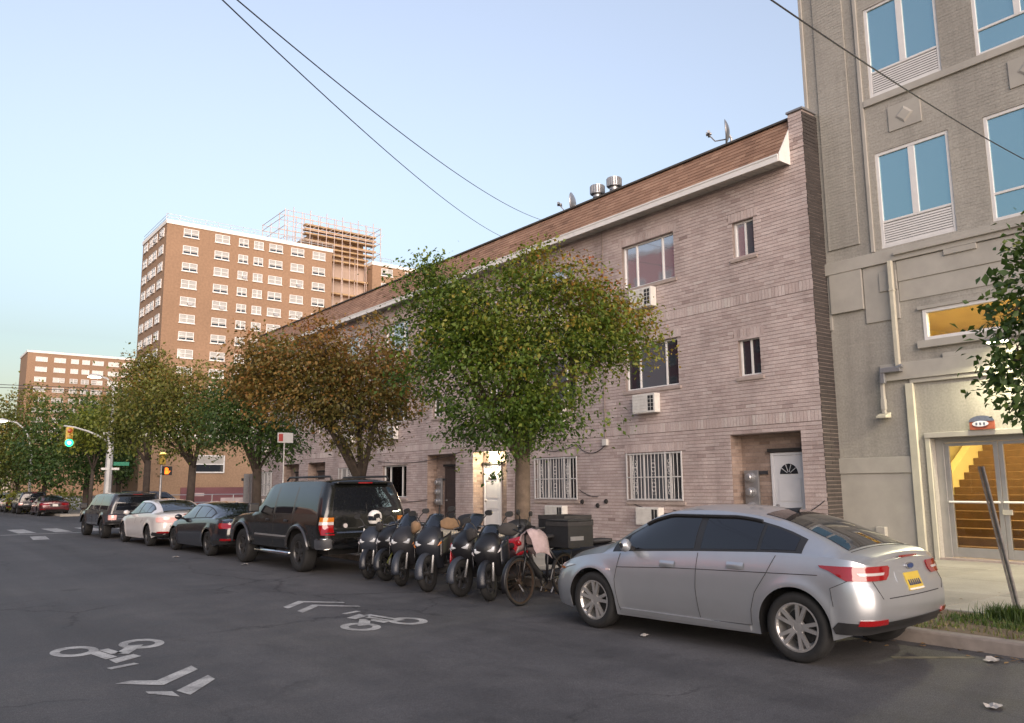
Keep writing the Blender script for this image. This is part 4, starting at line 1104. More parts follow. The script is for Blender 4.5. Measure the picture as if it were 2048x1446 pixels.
tree((9.0, 80), 2.0, .2, [(8.6, 78.3, 7.05, 2.71), (8.12, 79.07, 5.0, 2.71), (9.08, 77.53, 9.1, 1.46), (7.97, 79.58, 2.95, 2.08)], 8500, .25, 'olive', .62, 'olive tree with a brownish top at the left frame edge', group=FAR, seed=12, tip=.2, bark='bark_dark', spread=.55)
tree((10.6, 58), 3.0, .12, [(10.4, 57.17, 5.76, 1.44), (9.69, 57.83, 5.14, 1.28), (11.11, 56.8, 4.81, 1.21)], 3600, .22, 'yellow', .62, 'bright yellow green young tree behind the signal pole', group=FAR, seed=13, bark='bark_dark', spread=.4)
tree((7.6, 90), 2.0, .2, [(6.47, 85.61, 6.34, 2.97), (8.37, 84.63, 3.8, 2.54), (9.4, 87, 5.2, 3.0), (5.5, 92, 5, 3)], 5000, .36, 'olive', .36, 'greyish olive tree farthest down the street', group=FAR, seed=15, bark='bark_dark', spread=.6)
tree((14.5, 69), 2.0, .2, [(14.2, 69, 4.6, 2.4), (15.5, 68, 3.6, 2.0), (13.4, 70, 6.0, 1.8)], 5000, .3, 'green', .3, 'dark tree beside the low brick hall beyond the junction', group=FAR, seed=16, bark='bark_dark', spread=.5)
tree((10.0, 2.1), 2.0, .12, [(8.62, 2.9, 3.59, 0.38), (8.71, 2.91, 3.16, 0.58), (8.7, 3.02, 2.64, 0.48), (8.63, 3.13, 2.36, 0.22), (8.47, 3.07, 3.31, 0.19), (8.77, 2.73, 3.87, 0.53), (8.5, 3.14, 2.83, 0.17), (9.0, 2.73, 2.92, 0.58), (9.8, 2.0, 3.4, 1.0)], 9500, .085, 'green', .40, 'green street tree reaching in from the right frame edge', group='street trees along the kerb', seed=17, tip=.15, spread=.12, per=12)
# pale hedge behind the far parked cars
for i, (x, y, w_, lab) in enumerate(((8.9, 72, 2.2, 'pale yellow shrub behind the white car at the left edge'), (10.6, 67, 1.8, 'pale yellow shrub behind the far black car'))):
    h = root('shrub', (x, y, .1), lab, 'shrub', 'pale shrubs behind the far cars')
    V, F, T = crown_mesh([(x, y, .9, w_ * .5), (x + w_ * .5, y - .4, .8, w_ * .4), (x - w_ * .5, y + .4, .8, w_ * .4)], 1500, .16, 40 + i, .85, 12, .2)
    o = link(bpy.data.objects.new('foliage', np_mesh('foliage', V - np.array(ORG[h.name]), F, T, LEAF['yellow'])), h)
    m = MB(); m.tube([(x, y, .05), (x, y, .9)], .05, 6); part('stem', m, M['bark_dark'], h)

# ------------------------------------------------------------------ low brick hall beyond the cross street
M['hall'] = tone_mat('tan_brick', ((0, (.30, .19, .12)), (1, (.36, .24, .15))), .9, .2, .5, 0, None, 8)
M['maroon'] = mat('maroon_paint', (.16, .065, .07), .8, var=.2, scale=.8)
M['mural'] = mat('mural_pale', (.42, .34, .33), .8, var=.2, scale=1.5)
hall = root('low_brick_hall', (22, 71, 0), 'low tan brick hall with a maroon painted base beyond the junction', 'building')
m = MB(); m.box(15.2, 36, 66, 78, 0, 5.6); part('wall', m, M['hall'], hall)
m = MB(); m.box(15.15, 36.1, 65.9, 78.1, 5.6, 5.9); part('coping', m, M['coping'], hall)
m = MB(); m.box(18.3, 36, 65.93, 65.995, 0, 1.78); part('painted_base', m, M['maroon'], hall)
for x0, x1, z0, z1 in ((19.2, 20.1, 1.1, 1.35), (21.4, 23.2, .5, .95), (23.6, 25.2, .45, 1.2), (20.6, 21.2, .35, .7)):
    m = MB(); m.box(x0, x1, 65.90, 65.928, z0, z1); part('mural_patch', m, M['mural'], hall)
for x0, x1 in ((19.2, 21.6), (24.5, 27), (30, 32.5)):
    f = MB(); f.box(x0, x1, 65.9, 65.99, 2.9, 3.0); f.box(x0, x1, 65.9, 65.99, 4.2, 4.3); f.box(x0, x0 + .1, 65.9, 65.99, 3.0, 4.2); f.box(x1 - .1, x1, 65.9, 65.99, 3.0, 4.2); f.box(x0 + .1, x1 - .1, 65.91, 65.98, 3.55, 3.63)
    wn = part('window', f, M['frame'], hall); p = MB(); p.box(x0 + .1, x1 - .1, 65.96, 65.98, 3.63, 4.2); part('pane', p, M['blind'], wn); p = MB(); p.box(x0 + .1, x1 - .1, 65.965, 65.985, 3.0, 3.55); part('pane', p, M['pane'], wn)
rl = root('hand_railing', (20, 61, 0), 'thin pale metal railing in front of the low brick hall', 'railing')
m = MB(); m.tube([(14.5, 61, 1.25), (27, 61, 1.25)], .035, 6); part('top_rail', m, M['galv'], rl)
m = MB(); m.tube([(14.5, 61, .7), (27, 61, .7)], .03, 6); part('mid_rail', m, M['galv'], rl)
for i in range(9):
    m = MB(); m.tube([(14.5 + i * 1.56, 61, 0.1), (14.5 + i * 1.56, 61, 1.25)], .035, 6); part('post', m, M['galv'], rl)
# gate between the row building and the corner
gt = root('metal_gate', (16.5, 46.8, 0), 'dark metal gate at the end of the row building', 'gate')
for i in range(12):
    m = MB(); m.box(16.42 + i * .32, 16.42 + i * .32 + .29, 46.6, 46.66, .15, 2.5); part('gate_panel', m, M['grey_metal'], gt)
m = MB(); m.box(16.3, 20.4, 46.67, 46.72, 2.1, 2.25); m.box(16.3, 20.4, 46.67, 46.72, .5, .65); part('gate_frame', m, M['black'], gt)
for x0, x1, y, z, lab in ((14.3, 15.2, 64, .55, 'white bag of rubbish by the low brick hall'),): pass

# ------------------------------------------------------------------ signal pole, street lamps, signs, wires
M['pole'] = mat('pole_grey', (.45, .45, .44), .5, .2, var=.12, scale=2)
M['sig_yellow'] = mat('signal_yellow', (.50, .33, .05), .5, var=.1, scale=6)
sp = root('signal_pole', (9.75, 49, 0), 'tall pale grey pole carrying the green traffic signal and a lit street lamp', 'street pole')
m = MB(); m.lathe([(.30, .1), (.30, .5), (.20, .6), (.17, 5.0), (.15, 5.6)], (9.75, 49, 0), 'z', 8); part('shaft', m, M['pole'], sp)
m = MB(); m.tube([(9.75, 49, 5.6), (9.78, 49, 6.5), (9.75, 49, 7.1), (9.6, 49, 7.55), (9.35, 49, 7.78), (9.0, 49, 7.86), (8.9, 49, 7.86)], [.085, .08, .07, .06, .055, .05, .05], 8); part('lamp_arm', m, M['pole'], sp, smooth=True)
m = MB(); m.lathe([(0, .22), (.10, .2), (.19, .1), (.2, 0), (.1, -.05), (0, -.06)], (0, 0, 0), 'z', 14)
m.v = [(8.75 + x * 1.9, 49 + y, 7.84 + z * .7) for x, y, z in m.v]; part('lamp_head', m, M['pole'], sp, smooth=True)
m = MB(); m.lathe([(0, -.06), (.17, -.02), (.17, .0), (0, .0)], (0, 0, 0), 'z', 14); m.v = [(8.72 + x * 1.9, 49 + y, 7.80 + z) for x, y, z in m.v]; part('lamp_lens', m, lamp_mat('street_lamp_glow', (1, .9, .68), 7), sp)
m = MB(); m.tube([(9.75, 49, 4.15), (9.2, 49, 4.55), (8.6, 49, 4.82), (7.9, 49, 5.02), (7.4, 49, 5.08)], [.06, .055, .05, .045, .04], 8); part('mast_arm', m, M['pole'], sp, smooth=True)
for z in (2.8, 4.72):
    m = MB(); m.box(9.35, 10.25, 48.86, 48.98, z - .06, z + .06); part('sign_bracket', m, M['white'], sp)
m = MB(); m.box(9.95, 10.75, 48.9, 48.94, 2.98, 3.18); part('street_sign', m, mat('sign_green', (.03, .22, .13), .4, var=.05), sp)
sg = part('signal_head', MB().box(7.50, 7.84, 48.72, 49.02, 3.98, 4.99), M['sig_yellow'], sp, bev=.03)
for z, col in ((4.80, 'r'), (4.48, 'y'), (4.16, 'g')):
    rl_ = .20 if col == 'g' else .125; m = MB(); m.lathe([(rl_, -.0), (rl_ * .95, -.02), (rl_ * .55, -.04), (0, -.05)], (7.67, 48.71, z), 'y', 18)
    mm = lamp_mat('signal_green_glow', (.02, 1.0, .42), .5) if col == 'g' else mat('signal_lens_' + col, (.30, .06, .02) if col == 'r' else (.3, .18, .03), .3, var=0)
    part('lens', m, mm, sg)
    if col == 'g':
        m = MB(); m.lathe([(.09, 0), (.0, -.012)], (7.67, 48.655, z), 'y', 14); part('lens_centre', m, lamp_mat('signal_green_core', (.25, 1.0, .65), 3), sg)
    m = MB(); m.lathe([(.135 if col != 'g' else .21, 0), (.135 if col != 'g' else .21, -.1)], (7.67, 48.72, z), 'y', 14, a0=-.2, a1=PI + .2); part('visor', m, M['sig_yellow'], sg)
lp = root('street_lamp', (9.3, 75, 0), 'curved grey street lamp glowing at the left frame edge', 'street lamp')
m = MB(); m.tube([(9.3, 75, 0), (9.2, 75, 4.4), (9.0, 75, 5.6), (8.6, 75, 6.5), (8.0, 75, 7.0), (7.3, 75, 7.15)], [.12, .09, .08, .07, .06, .05], 8); part('pole', m, M['pole'], lp, smooth=True)
m = MB(); m.lathe([(0, .2), (.19, .1), (.2, 0), (0, -.05)], (0, 0, 0), 'z', 12); m.v = [(7.0 + x * 2.2, 75 + y, 7.12 + z) for x, y, z in m.v]; part('lamp_head', m, M['pole'], lp, smooth=True)
m = MB(); m.lathe([(0, -.12), (.18, -.03), (.18, -.02), (0, -.02)], (0, 0, 0), 'z', 12); m.v = [(6.95 + x * 2.2, 75 + y, 7.1 + z) for x, y, z in m.v]; part('lamp_lens', m, bpy.data.materials['street_lamp_glow'], lp)
pd = root('walk_signal', (11.5, 45.1, 0), 'small pole with an orange hand walk signal under a yellow lamp housing', 'pedestrian signal')
m = MB(); m.tube([(11.5, 45.1, .1), (11.5, 45.1, 3.1)], .06, 8); part('pole', m, M['galv'], pd)
m = MB(); m.box(11.36, 11.66, 44.9, 45.2, 2.95, 3.5); part('yellow_housing', m, M['sig_yellow'], pd, bev=.03)
m = MB(); m.lathe([(0, 3.6), (.16, 3.55), (.18, 3.505)], (11.51, 45.05, 0), 'z', 12); part('lamp_cap', m, lamp_mat('yellow_lamp_glow', (1, .75, .2), .6), pd)
wh = part('signal_box', MB().box(11.5, 11.95, 44.75, 45.0, 2.4, 2.85), M['black'], pd, bev=.02)
m = MB()   # raised hand: palm, four fingers, thumb
m.box(11.58, 11.76, 44.735, 44.748, 2.45, 2.62)
for i in range(4): m.box(11.582 + i * .046, 11.582 + i * .046 + .034, 44.735, 44.748, 2.625, 2.74 + (.03, .05, .04, .0)[i])
m.bar((11.765, 44.742, 2.5), (11.84, 44.742, 2.62), .036, .012, (0, 1, 0)); part('hand_symbol', m, lamp_mat('hand_orange_glow', (1, .16, .01), .7), wh, kind='stuff')
sgn = root('post_sign', (9.45, 23.5, 0), 'small white sign with a red patch on a thin post under the trees', 'sign')
m = MB(); m.tube([(9.45, 23.5, .1), (9.45, 23.5, 3.3)], .025, 6); part('post', m, M['grey_metal'], sgn)
m = MB(); m.box(9.22, 9.70, 23.44, 23.465, 3.02, 3.32); sp_ = part('panel', m, M['white'], sgn); m = MB(); m.box(9.25, 9.38, 23.43, 23.438, 3.06, 3.28); part('red_patch', m, mat('sign_red', (.5, .08, .07), .5, var=.05), sp_)
M['post_dark'] = mat('weathered_post', (.22, .205, .19), .7, .3, var=.3, scale=12)
ps = root('leaning_post', (10.88, 4.22, .1), 'thin dark metal post leaning in the tree pit before the glass doors', 'post')
m = MB(); m.add([], [])
for dx, w_ in ((0, .05), (.022, .012), (-.022, .012)):
    pass
a, b = Vector((10.45, 4.05, .08)), Vector((10.40, 4.30, 1.86))
m.bar(a, b, .030, .012, (1, 0, 0)); part('post_web', m, M['post_dark'], ps)
m = MB(); m.bar(a + Vector((-.02, -.026, 0)), b + Vector((-.02, -.026, 0)), .012, .035, (1, 0, 0)); part('post_flange', m, M['post_dark'], ps)
m = MB(); m.bar(a + Vector((-.02, .026, 0)), b + Vector((-.02, .026, 0)), .012, .035, (1, 0, 0)); part('post_flange', m, M['post_dark'], ps)
# overhead cables
def cable(p, q, s, lab, r=.012):
    m = MB(); m.tube(sag(p, q, s, 24), r, 5); solo('overhead_cable', m, M['wire'], p, lab, 'cable', 'overhead cables')
d0 = Vector((0, 0, 1.68))
cable((XR - .1, 21.6, 10.22), tuple(d0 + Vector((.2257, .832, .54)) * 8.5), .28, 'lower of the two black overhead cables slanting to the row building roof', .0075)
cable((XR - .1, 19.55, 10.29), tuple(d0 + Vector((.2357, .8276, .543)) * 8.5), .32, 'upper of the two black overhead cables slanting to the row building roof', .0075)
cable((XP - .06, 5.2, 7.35), tuple(d0 + Vector((.700, .486, .545)) * 8.0), .12, 'black overhead cable crossing the painted building windows', .009)
cable((XP + 5, 60, 8.75), (-12, 60, 8.1), .12, 'upper black cable crossing the cross street far left', .022)
cable((XP + 5, 60.3, 8.6), (-12, 60.3, 7.95), .12, 'lower black cable crossing the cross street far left', .022)
# ------------------------------------------------------------------ vehicles: bodies lofted from side profile, plan and section
def paint(name, col, metal=.0, rough=.28, coat=1.0, flake=0, dirt=1):
    m, n, b = _nodes(name)
    b.inputs['Metallic'].default_value = metal; b.inputs['Roughness'].default_value = rough
    b.inputs['Coat Weight'].default_value = coat; b.inputs['Coat Roughness'].default_value = .07
    p = _pos(n)
    c = _ramp(n, _noise(n, p, 2.0, 5), ((.3, tuple(v * .94 for v in col)), (.7, tuple(v * 1.04 for v in col))))
    if flake: c = _mix(n, 1.0, c, _ramp(n, _noise(n, p, 900, 1), ((.3, .95), (.7, 1.05))), 'MULTIPLY')
    n.links.new(c, b.inputs['Base Color'])
    d = _noise(n, p, 3, 4)
    if dirt: n.links.new(_ramp(n, d, ((.3, rough * .85), (.75, rough * 1.35))), b.inputs['Roughness'])
    return m
M['silver'] = paint('silver_paint', (.44, .458, .485), .72, .36, .6, 1, 0)
M['cpaint_white'] = paint('white_car_paint', (.60, .57, .55), 0, .3)
M['cpaint_black'] = paint('black_car_paint', (.012, .013, .017), .1, .2)
M['cpaint_dark'] = paint('dark_green_black_paint', (.007, .0075, .007), 0, .22, .7)
M['cpaint_grey'] = paint('dark_grey_car_paint', (.05, .05, .055), .4, .28)
M['cpaint_maroon'] = paint('maroon_car_paint', (.10, .02, .025), .3, .3)
M['cglass'] = glass_mat('tinted_car_glass', (.008, .009, .012), .02, .5)
M['rubber'] = mat('tyre_rubber', (.010, .010, .0105), .8, var=.2, scale=20)
M['alloy'] = mat('alloy_wheel', (.52, .51, .50), .3, .75, var=.1, scale=10)
M['darkrim'] = mat('dark_wheel', (.06, .06, .062), .4, .6, var=.1, scale=10)
M['trim'] = mat('black_trim', (.018, .018, .019), .45, var=.1, scale=9)
M['seam'] = mat('panel_gap', (.02, .02, .022), .7, var=0)
M['chrome'] = mat('chrome', (.68, .67, .66), .14, 1.0, var=.05)
def lens_mat(name, col, emit=0):
    m, n, b = _nodes(name)
    b.inputs['Base Color'].default_value = (*col, 1); b.inputs['Roughness'].default_value = .08; b.inputs['Coat Weight'].default_value = 1
    if emit: b.inputs['Emission Color'].default_value = (*col, 1); b.inputs['Emission Strength'].default_value = emit
    return m
M['red_lens'] = lens_mat('red_lens', (.22, .004, .006)); M['clear_lens'] = lens_mat('clear_lens', (.42, .39, .39)); M['amber_lens'] = lens_mat('amber_lens', (.42, .13, .012))
M['pink_lens'] = lens_mat('pink_lens', (.75, .42, .38)); M['head_lens'] = lens_mat('head_lens', (.5, .52, .55))
M['plate_yellow'] = mat('plate_yellow', (.45, .33, .05), .5, var=.05); M['plate_text'] = mat('plate_text', (.03, .04, .08), .6, var=0); M['plate_white'] = mat('plate_white', (.62, .60, .55), .5, var=.05)

def curve(pts):
    xs = np.array([p[0] for p in pts], float); ys = np.array([p[1] for p in pts], float)
    h = np.diff(xs); d = np.diff(ys) / h; m = np.zeros(len(xs))
    m[0], m[-1] = d[0], d[-1]
    for i in range(1, len(xs) - 1):
        if d[i - 1] * d[i] > 0:
            w1, w2 = 2 * h[i] + h[i - 1], h[i] + 2 * h[i - 1]; m[i] = (w1 + w2) / (w1 / d[i - 1] + w2 / d[i])
    def f(x):
        x = min(max(x, xs[0]), xs[-1]); i = min(max(int(np.searchsorted(xs, x)) - 1, 0), len(h) - 1)
        t = (x - xs[i]) / h[i]; a, b = ys[i], ys[i + 1]
        return float((2 * t**3 - 3 * t**2 + 1) * a + (t**3 - 2 * t**2 + t) * h[i] * m[i] + (-2 * t**3 + 3 * t**2) * b + (t**3 - t**2) * h[i] * m[i + 1])
    return f

class Car:
    """local frame: y = 0 rear bumper to y = L nose, x right, z up"""
    def __init__(s, L, W, top, belt, sill, wr, rear, front, side, wheels, ra, zc, rr=.55, rf=.75, pr=.74, pf=.66, flare=.015, rc=0.0):
        s.rc = rc; s.L, s.W = L, W; s.top = curve(top); s.belt = curve(belt); s.sill = curve(sill); s.wr = curve(wr)
        s.yr = curve(rear); s.yf = curve(front); s.side = curve(side)
        s.wh = wheels; s.ra = ra; s.zc = zc; s.rr, s.rf, s.pr, s.pf = rr, rf, pr, pf; s.flare = flare
    def plan(s, y):
        if y < s.rr:
            t = 1 - y / s.rr; return s.pr + (1 - s.pr) * (1 - t ** 2.6) ** (1 / 2.2)
        if y > s.L - s.rf:
            t = 1 - (s.L - y) / s.rf; return s.pf + (1 - s.pf) * (1 - t ** 2.4) ** (1 / 2.2)
        return 1.0
    def low(s, y):
        z = s.sill(y)
        for c in s.wh:
            d = abs(y - c)
            if d < s.ra: z = max(z, s.zc + math.sqrt(s.ra ** 2 - d * d) * .98)
        return z
    def hw(s, y, z):
        """half width of the shell at nominal station y and height z"""
        zb, zt = s.belt(y), s.top(y); p = s.plan(y)
        ze = max(zt - s.crown(y), zb + .004)
        if z <= zb:
            v = s.W / 2 * p * s.side(z / max(zb, .01))
            for c in s.wh:
                d = math.hypot(y - c, z - s.zc) - s.ra
                if -.02 < d < .25: v += s.flare * math.exp(-(max(d, 0) / .07) ** 2)
            return v
        t = min(1, (z - zb) / max(ze - zb, .004))
        wb = s.W / 2 * p * s.side(1.0); we = min(s.wr(y) * (.25 + .75 * p), wb - .012)
        return wb + (we - wb) * (t + .10 * math.sin(PI * t) * -1 * (1 if ze - zb > .1 else 0))
    def crown(s, y):
        zt, zb = s.top(y), s.belt(y)
        return min(.055, max(.012, (zt - zb) * .45))
    def yy(s, y, z):
        a = s.yr(z) * max(0, 1 - y / .75) ** 1.6; b = s.yf(z) * max(0, 1 - (s.L - y) / .9) ** 1.6
        return y + a - b + s.rc * max(0, 1 - y / max(s.wh[0] - s.ra, .1))
    def pt(s, y, z, sg, off=0.0):
        """point on the flank (sg=-1 left, 1 right); negative y wraps across the tail, y > L across the nose"""
        if y < 0:
            w0 = s.hw(0, z); x = max(0, w0 + y); bow = .035 * (1 - (x / w0) ** 2)
            return (sg * x, s.yy(0, z) - bow - off, z)
        if y > s.L:
            w0 = s.hw(s.L, z); x = max(0, w0 - (y - s.L)); bow = .06 * (1 - (x / w0) ** 2)
            return (sg * x, s.yy(s.L, z) + bow + off, z)
        e = .01
        w0 = s.hw(y, z); dy = (s.hw(min(y + e, s.L), z) - s.hw(max(y - e, 0), z)) / (2 * e); dz = (s.hw(y, z + e) - s.hw(y, z - e)) / (2 * e)
        dy = max(-3, min(3, dy)); dz = max(-3, min(3, dz))
        n = math.sqrt(1 + dy * dy + dz * dz)
        return (sg * (w0 + off / n), s.yy(y, z) - off * dy / n, z - off * dz / n)
    def tp(s, y, u, off=0.0):
        zt = s.top(y); c = s.crown(y); z = zt - c * u * u
        w0 = s.hw(y, zt - c)
        e = .01; dz = (s.top(y + e) - s.top(y - e)) / (2 * e); n = math.sqrt(1 + dz * dz)
        return (u * w0, s.yy(y, z) - off * dz / n, z + off / n)
    def shell(s, root_, matl, name='body', res=.045):
        ys = set(np.linspace(0, s.L, int(s.L / res)).tolist())
        for r in (.004, .012, .03, .06, .09): ys.add(r * s.L / 4.5); ys.add(s.L - r * s.L / 4.5)
        for c in s.wh:
            for k in range(25):
                ys.add(c - s.ra * math.cos(PI * k / 24))
            ys.add(c - s.ra - .003); ys.add(c + s.ra + .003)
        ys = sorted(ys); rows = []
        NL, NU, NT = 16, 9, 8
        for y in ys:
            zl, zb, zt = s.low(y), s.belt(y), s.top(y); c = s.crown(y); ze = max(zt - c, zb + .004)
            zl = min(zl, zb - .02)
            r = []
            for k in range(NL + 1):
                z = zl + (zb - zl) * (k / NL); r.append((s.hw(y, z), s.yy(y, z), z))
            for k in range(1, NU + 1):
                z = zb + (ze - zb) * k / NU; r.append((s.hw(y, z), s.yy(y, z), z))
            w0 = s.hw(y, ze)
            for k in range(1, NT + 1):
                u = 1 - k / NT; z = zt - c * u * u; z = min(z, zt) if ze == zt - c else ze + (zt - ze) * (1 - u * u); r.append((u * w0, s.yy(y, z), z))
            rows.append(r + [(-x, yy, z) for x, yy, z in reversed(r[:-1])])
        m = MB(); m.grid(rows)
        n = NL + 1 + NU + NT; last = len(rows[0]) - 1
        for end, sgn in ((0, -1), (-1, 1)):
            R_ = rows[end]; cap = []
            for i in range(n - 1):
                a, b = R_[i], R_[last - i]; q = []
                for k in range(9):
                    t = k / 8; x = a[0] + (b[0] - a[0]) * t
                    bow = (.035 if end == 0 else .06) * (1 - (x / max(abs(a[0]), .01)) ** 2)
                    q.append((x, a[1] + sgn * bow, a[2]))
                cap.append(q)
            cap.append([(0, R_[n - 1][1], R_[n - 1][2])] * 9)
            m.grid(cap)
        return part(name, m, matl, root_, local=True, auto=32)
    def patch(s, name, parent, matl, rows, sg, off=.006, nq=10, nz=6, top=False, label=None, thick=False):
        """rows: (z, y0, y1) rising — a panel lying on the flank, tail or nose; with top=True rows are (y, u0, u1)"""
        zs = [r[0] for r in rows]; G = []
        tot = []
        for i in range(len(rows) - 1):
            k = max(1, int(round(nz / (len(rows) - 1))))
            for j in range(k): t = j / k; tot.append([rows[i][q] + (rows[i + 1][q] - rows[i][q]) * t for q in range(3)])
        tot.append(list(rows[-1]))
        for z, a, b in tot:
            G.append([(s.tp(z, a + (b - a) * k / nq, off) if top else s.pt(a + (b - a) * k / nq, z, sg, off)) for k in range(nq + 1)])
        m = MB(); m.grid(G)
        # rim that closes the sheet back onto the body so it has thickness
        H = []
        for z, a, b in tot:
            H.append([(s.tp(z, a + (b - a) * k / nq, -.01) if top else s.pt(a + (b - a) * k / nq, z, sg, -.01)) for k in range(nq + 1)])
        def ring(g): return g[0] + [r[-1] for r in g[1:]] + list(reversed(g[-1][:-1])) + [r[0] for r in reversed(g[1:-1])]
        m.grid([ring(G), ring(H)], close=True)
        return part(name, m, matl, parent, local=True, auto=50, label=label)
    def line(s, name, parent, pts, sg, w=.006, matl=None, off=.003, h=.004):
        m = MB()
        P = []
        for a, b in zip(pts, pts[1:]):
            n = max(2, int(math.hypot(b[0] - a[0], b[1] - a[1]) / .06))
            P += [s.pt(a[0] + (b[0] - a[0]) * k / n, a[1] + (b[1] - a[1]) * k / n, sg, off) for k in range(n)]
        P.append(s.pt(*pts[-1], sg, off))
        m.tube(P, w / 2, 5); return part(name, m, matl or M['seam'], parent, local=True)

def wheel_meshes(R, Wd, rim_r, style, rim_m):
    t = MB(); h = Wd / 2
    t.lathe([(rim_r, -h * .82), (rim_r + .02, -h * .95), (R - .035, -h), (R - .012, -h * .86), (R, -h * .6), (R, h * .6), (R - .012, h * .86), (R - .035, h), (rim_r + .02, h * .95), (rim_r, h * .82)], (0, 0, 0), 'x', 40)
    tyre = t.mesh('tyre', M['rubber'], True); tyre.set_sharp_from_angle(angle=math.radians(50))
    r = MB()
    r.lathe([(rim_r + .004, h * .84), (rim_r - .012, h * .86), (rim_r - .025, h * .66), (rim_r - .035, -h * .7), (.05, -h * .7)], (0, 0, 0), 'x', 40)
    if style == 'double':
        for k in range(5):
            a = 2 * PI * k / 5 + .3
            for e in (-1, 1):
                a1, a2 = a + e * .16, a + e * .20
                p0 = Vector((h * .55, .045 * math.cos(a1), .045 * math.sin(a1))); p1 = Vector((h * .70, (rim_r - .015) * math.cos(a2), (rim_r - .015) * math.sin(a2)))
                r.bar(p0, p1, .035, .03, (1, 0, 0))
            r.bar((h * .56, .03 * math.cos(a), .03 * math.sin(a)), (h * .58, .11 * math.cos(a), .11 * math.sin(a)), .05, .02, (1, 0, 0))
    elif style == 'five':
        for k in range(5):
            a = 2 * PI * k / 5 + .5
            r.bar((h * .5, .03 * math.cos(a), .03 * math.sin(a)), (h * .66, (rim_r - .01) * math.cos(a), (rim_r - .01) * math.sin(a)), .075, .03, (1, 0, 0))
    r.lathe([(.07, h * .35), (.068, h * .62), (.035, h * .68), (0, h * .69)], (0, 0, 0), 'x', 16)
    for k in range(5): 
        a = 2 * PI * k / 5 + .9; r.lathe([(.009, h * .6), (.009, h * .69), (0, h * .69)], (0, .052 * math.cos(a), .052 * math.sin(a)), 'x', 6)
    rim = r.mesh('rim', rim_m, False); 
    b = MB(); b.lathe([(rim_r - .06, -h * .3), (rim_r - .06, -h * .2), (.05, -h * .2)], (0, 0, 0), 'x', 24); brake = b.mesh('brake_disc', M['darkrim'])
    return tyre, rim, brake
def add_wheels(car, root_, R, Wd, rim_r, style, rim_m, inset=.02, spin=0.0):
    ty, ri, br = wheel_meshes(R, Wd, rim_r, style, rim_m)
    for y in car.wh:
        for sg in (-1, 1):
            x = sg * (car.W / 2 - Wd / 2 - inset)
            o = link(bpy.data.objects.new('wheel', None), root_, (x, y, R)); o.empty_display_size = .1
            o.rotation_euler = (spin + y, 0, PI if sg < 0 else 0)
            for nm, me in (('tyre', ty), ('rim', ri), ('brake_disc', br)): share(nm, me, o, (0, 0, 0))
def underbody(car, root_, z1=.62):
    m = MB(); w_ = car.W / 2 - .06; y0, y1 = .3 + car.rc * 1.6, car.L - .45; segs = []
    cuts = sorted([(c - car.ra - .02, c + car.ra + .02) for c in car.wh])
    for a, b in subtract((y0, y1), cuts): m.box(-w_ * .98, w_ * .98, a, b, car.sill((a + b) / 2) + .01, z1 - .04)
    m.box(-w_ + .26, w_ - .26, y0 + .1, y1, .24 if z1 < .8 else .36, z1); part('underbody', m, M['trim'], root_, local=True, kind='stuff')

def place_car(root_, x, y, rotdeg):
    root_.location = (x, y, 0); root_.rotation_euler = (0, 0, math.radians(rotdeg))

# ---- the silver sedan in front
def sedan_shape(L, W, H, wb, ro, zscale=1.0, R=.325):
    k = L / 4.53; z = H / 1.465
    return Car(L, W,
        [(0, .985 * z), (.06, 1.03 * z), (.22 * k, 1.055 * z), (.50 * k, 1.085 * z), (.85 * k, 1.22 * z), (1.25 * k, 1.36 * z), (1.65 * k, 1.435 * z), (2.1 * k, 1.465 * z), (2.5 * k, 1.455 * z), (2.8 * k, 1.395 * z), (3.15 * k, 1.23 * z), (3.52 * k, 1.035 * z), (3.75 * k, .985 * z), (4.1 * k, .905 * z), (4.36 * k, .80 * z), (4.48 * k, .70 * z), (L, .62 * z)],
        [(0, .93 * z), (.3 * k, .985 * z), (1.0 * k, 1.01 * z), (1.8 * k, .985 * z), (2.8 * k, .935 * z), (3.4 * k, .895 * z), (3.9 * k, .83 * z), (4.3 * k, .72 * z), (L, .56 * z)],
        [(0, .36), (.35, .30), (.8, .235), (1.4, .215), (3.3, .20), (L - .6, .20), (L, .23)],
        [(0, W * .36), (.4 * k, W * .37), (.9 * k, W * .335), (1.5 * k, W * .315), (2.2 * k, W * .315), (2.8 * k, W * .325), (3.3 * k, W * .36), (3.7 * k, W * .40), (L, W * .36)],
        [(0, .16), (.34, .10), (.42, .02), (.55, .0), (.70, .015), (.80, .06), (.95, .075), (1.05, .055), (1.4, .1)],
        [(0, .16), (.22, .06), (.45, .0), (.62, .03), (.8, .12), (1.0, .2), (1.5, .3)],
        [(0, .93), (.22, .945), (.38, .985), (.56, 1.0), (.70, .994), (.80, .982), (.90, .958), (1.0, .922)],
        (ro, ro + wb), R + .055, R + .005, .62, .95, .70, .56)
SC = sedan_shape(4.53, 1.80, 1.45, 2.65, 1.005); SC.rc = .25
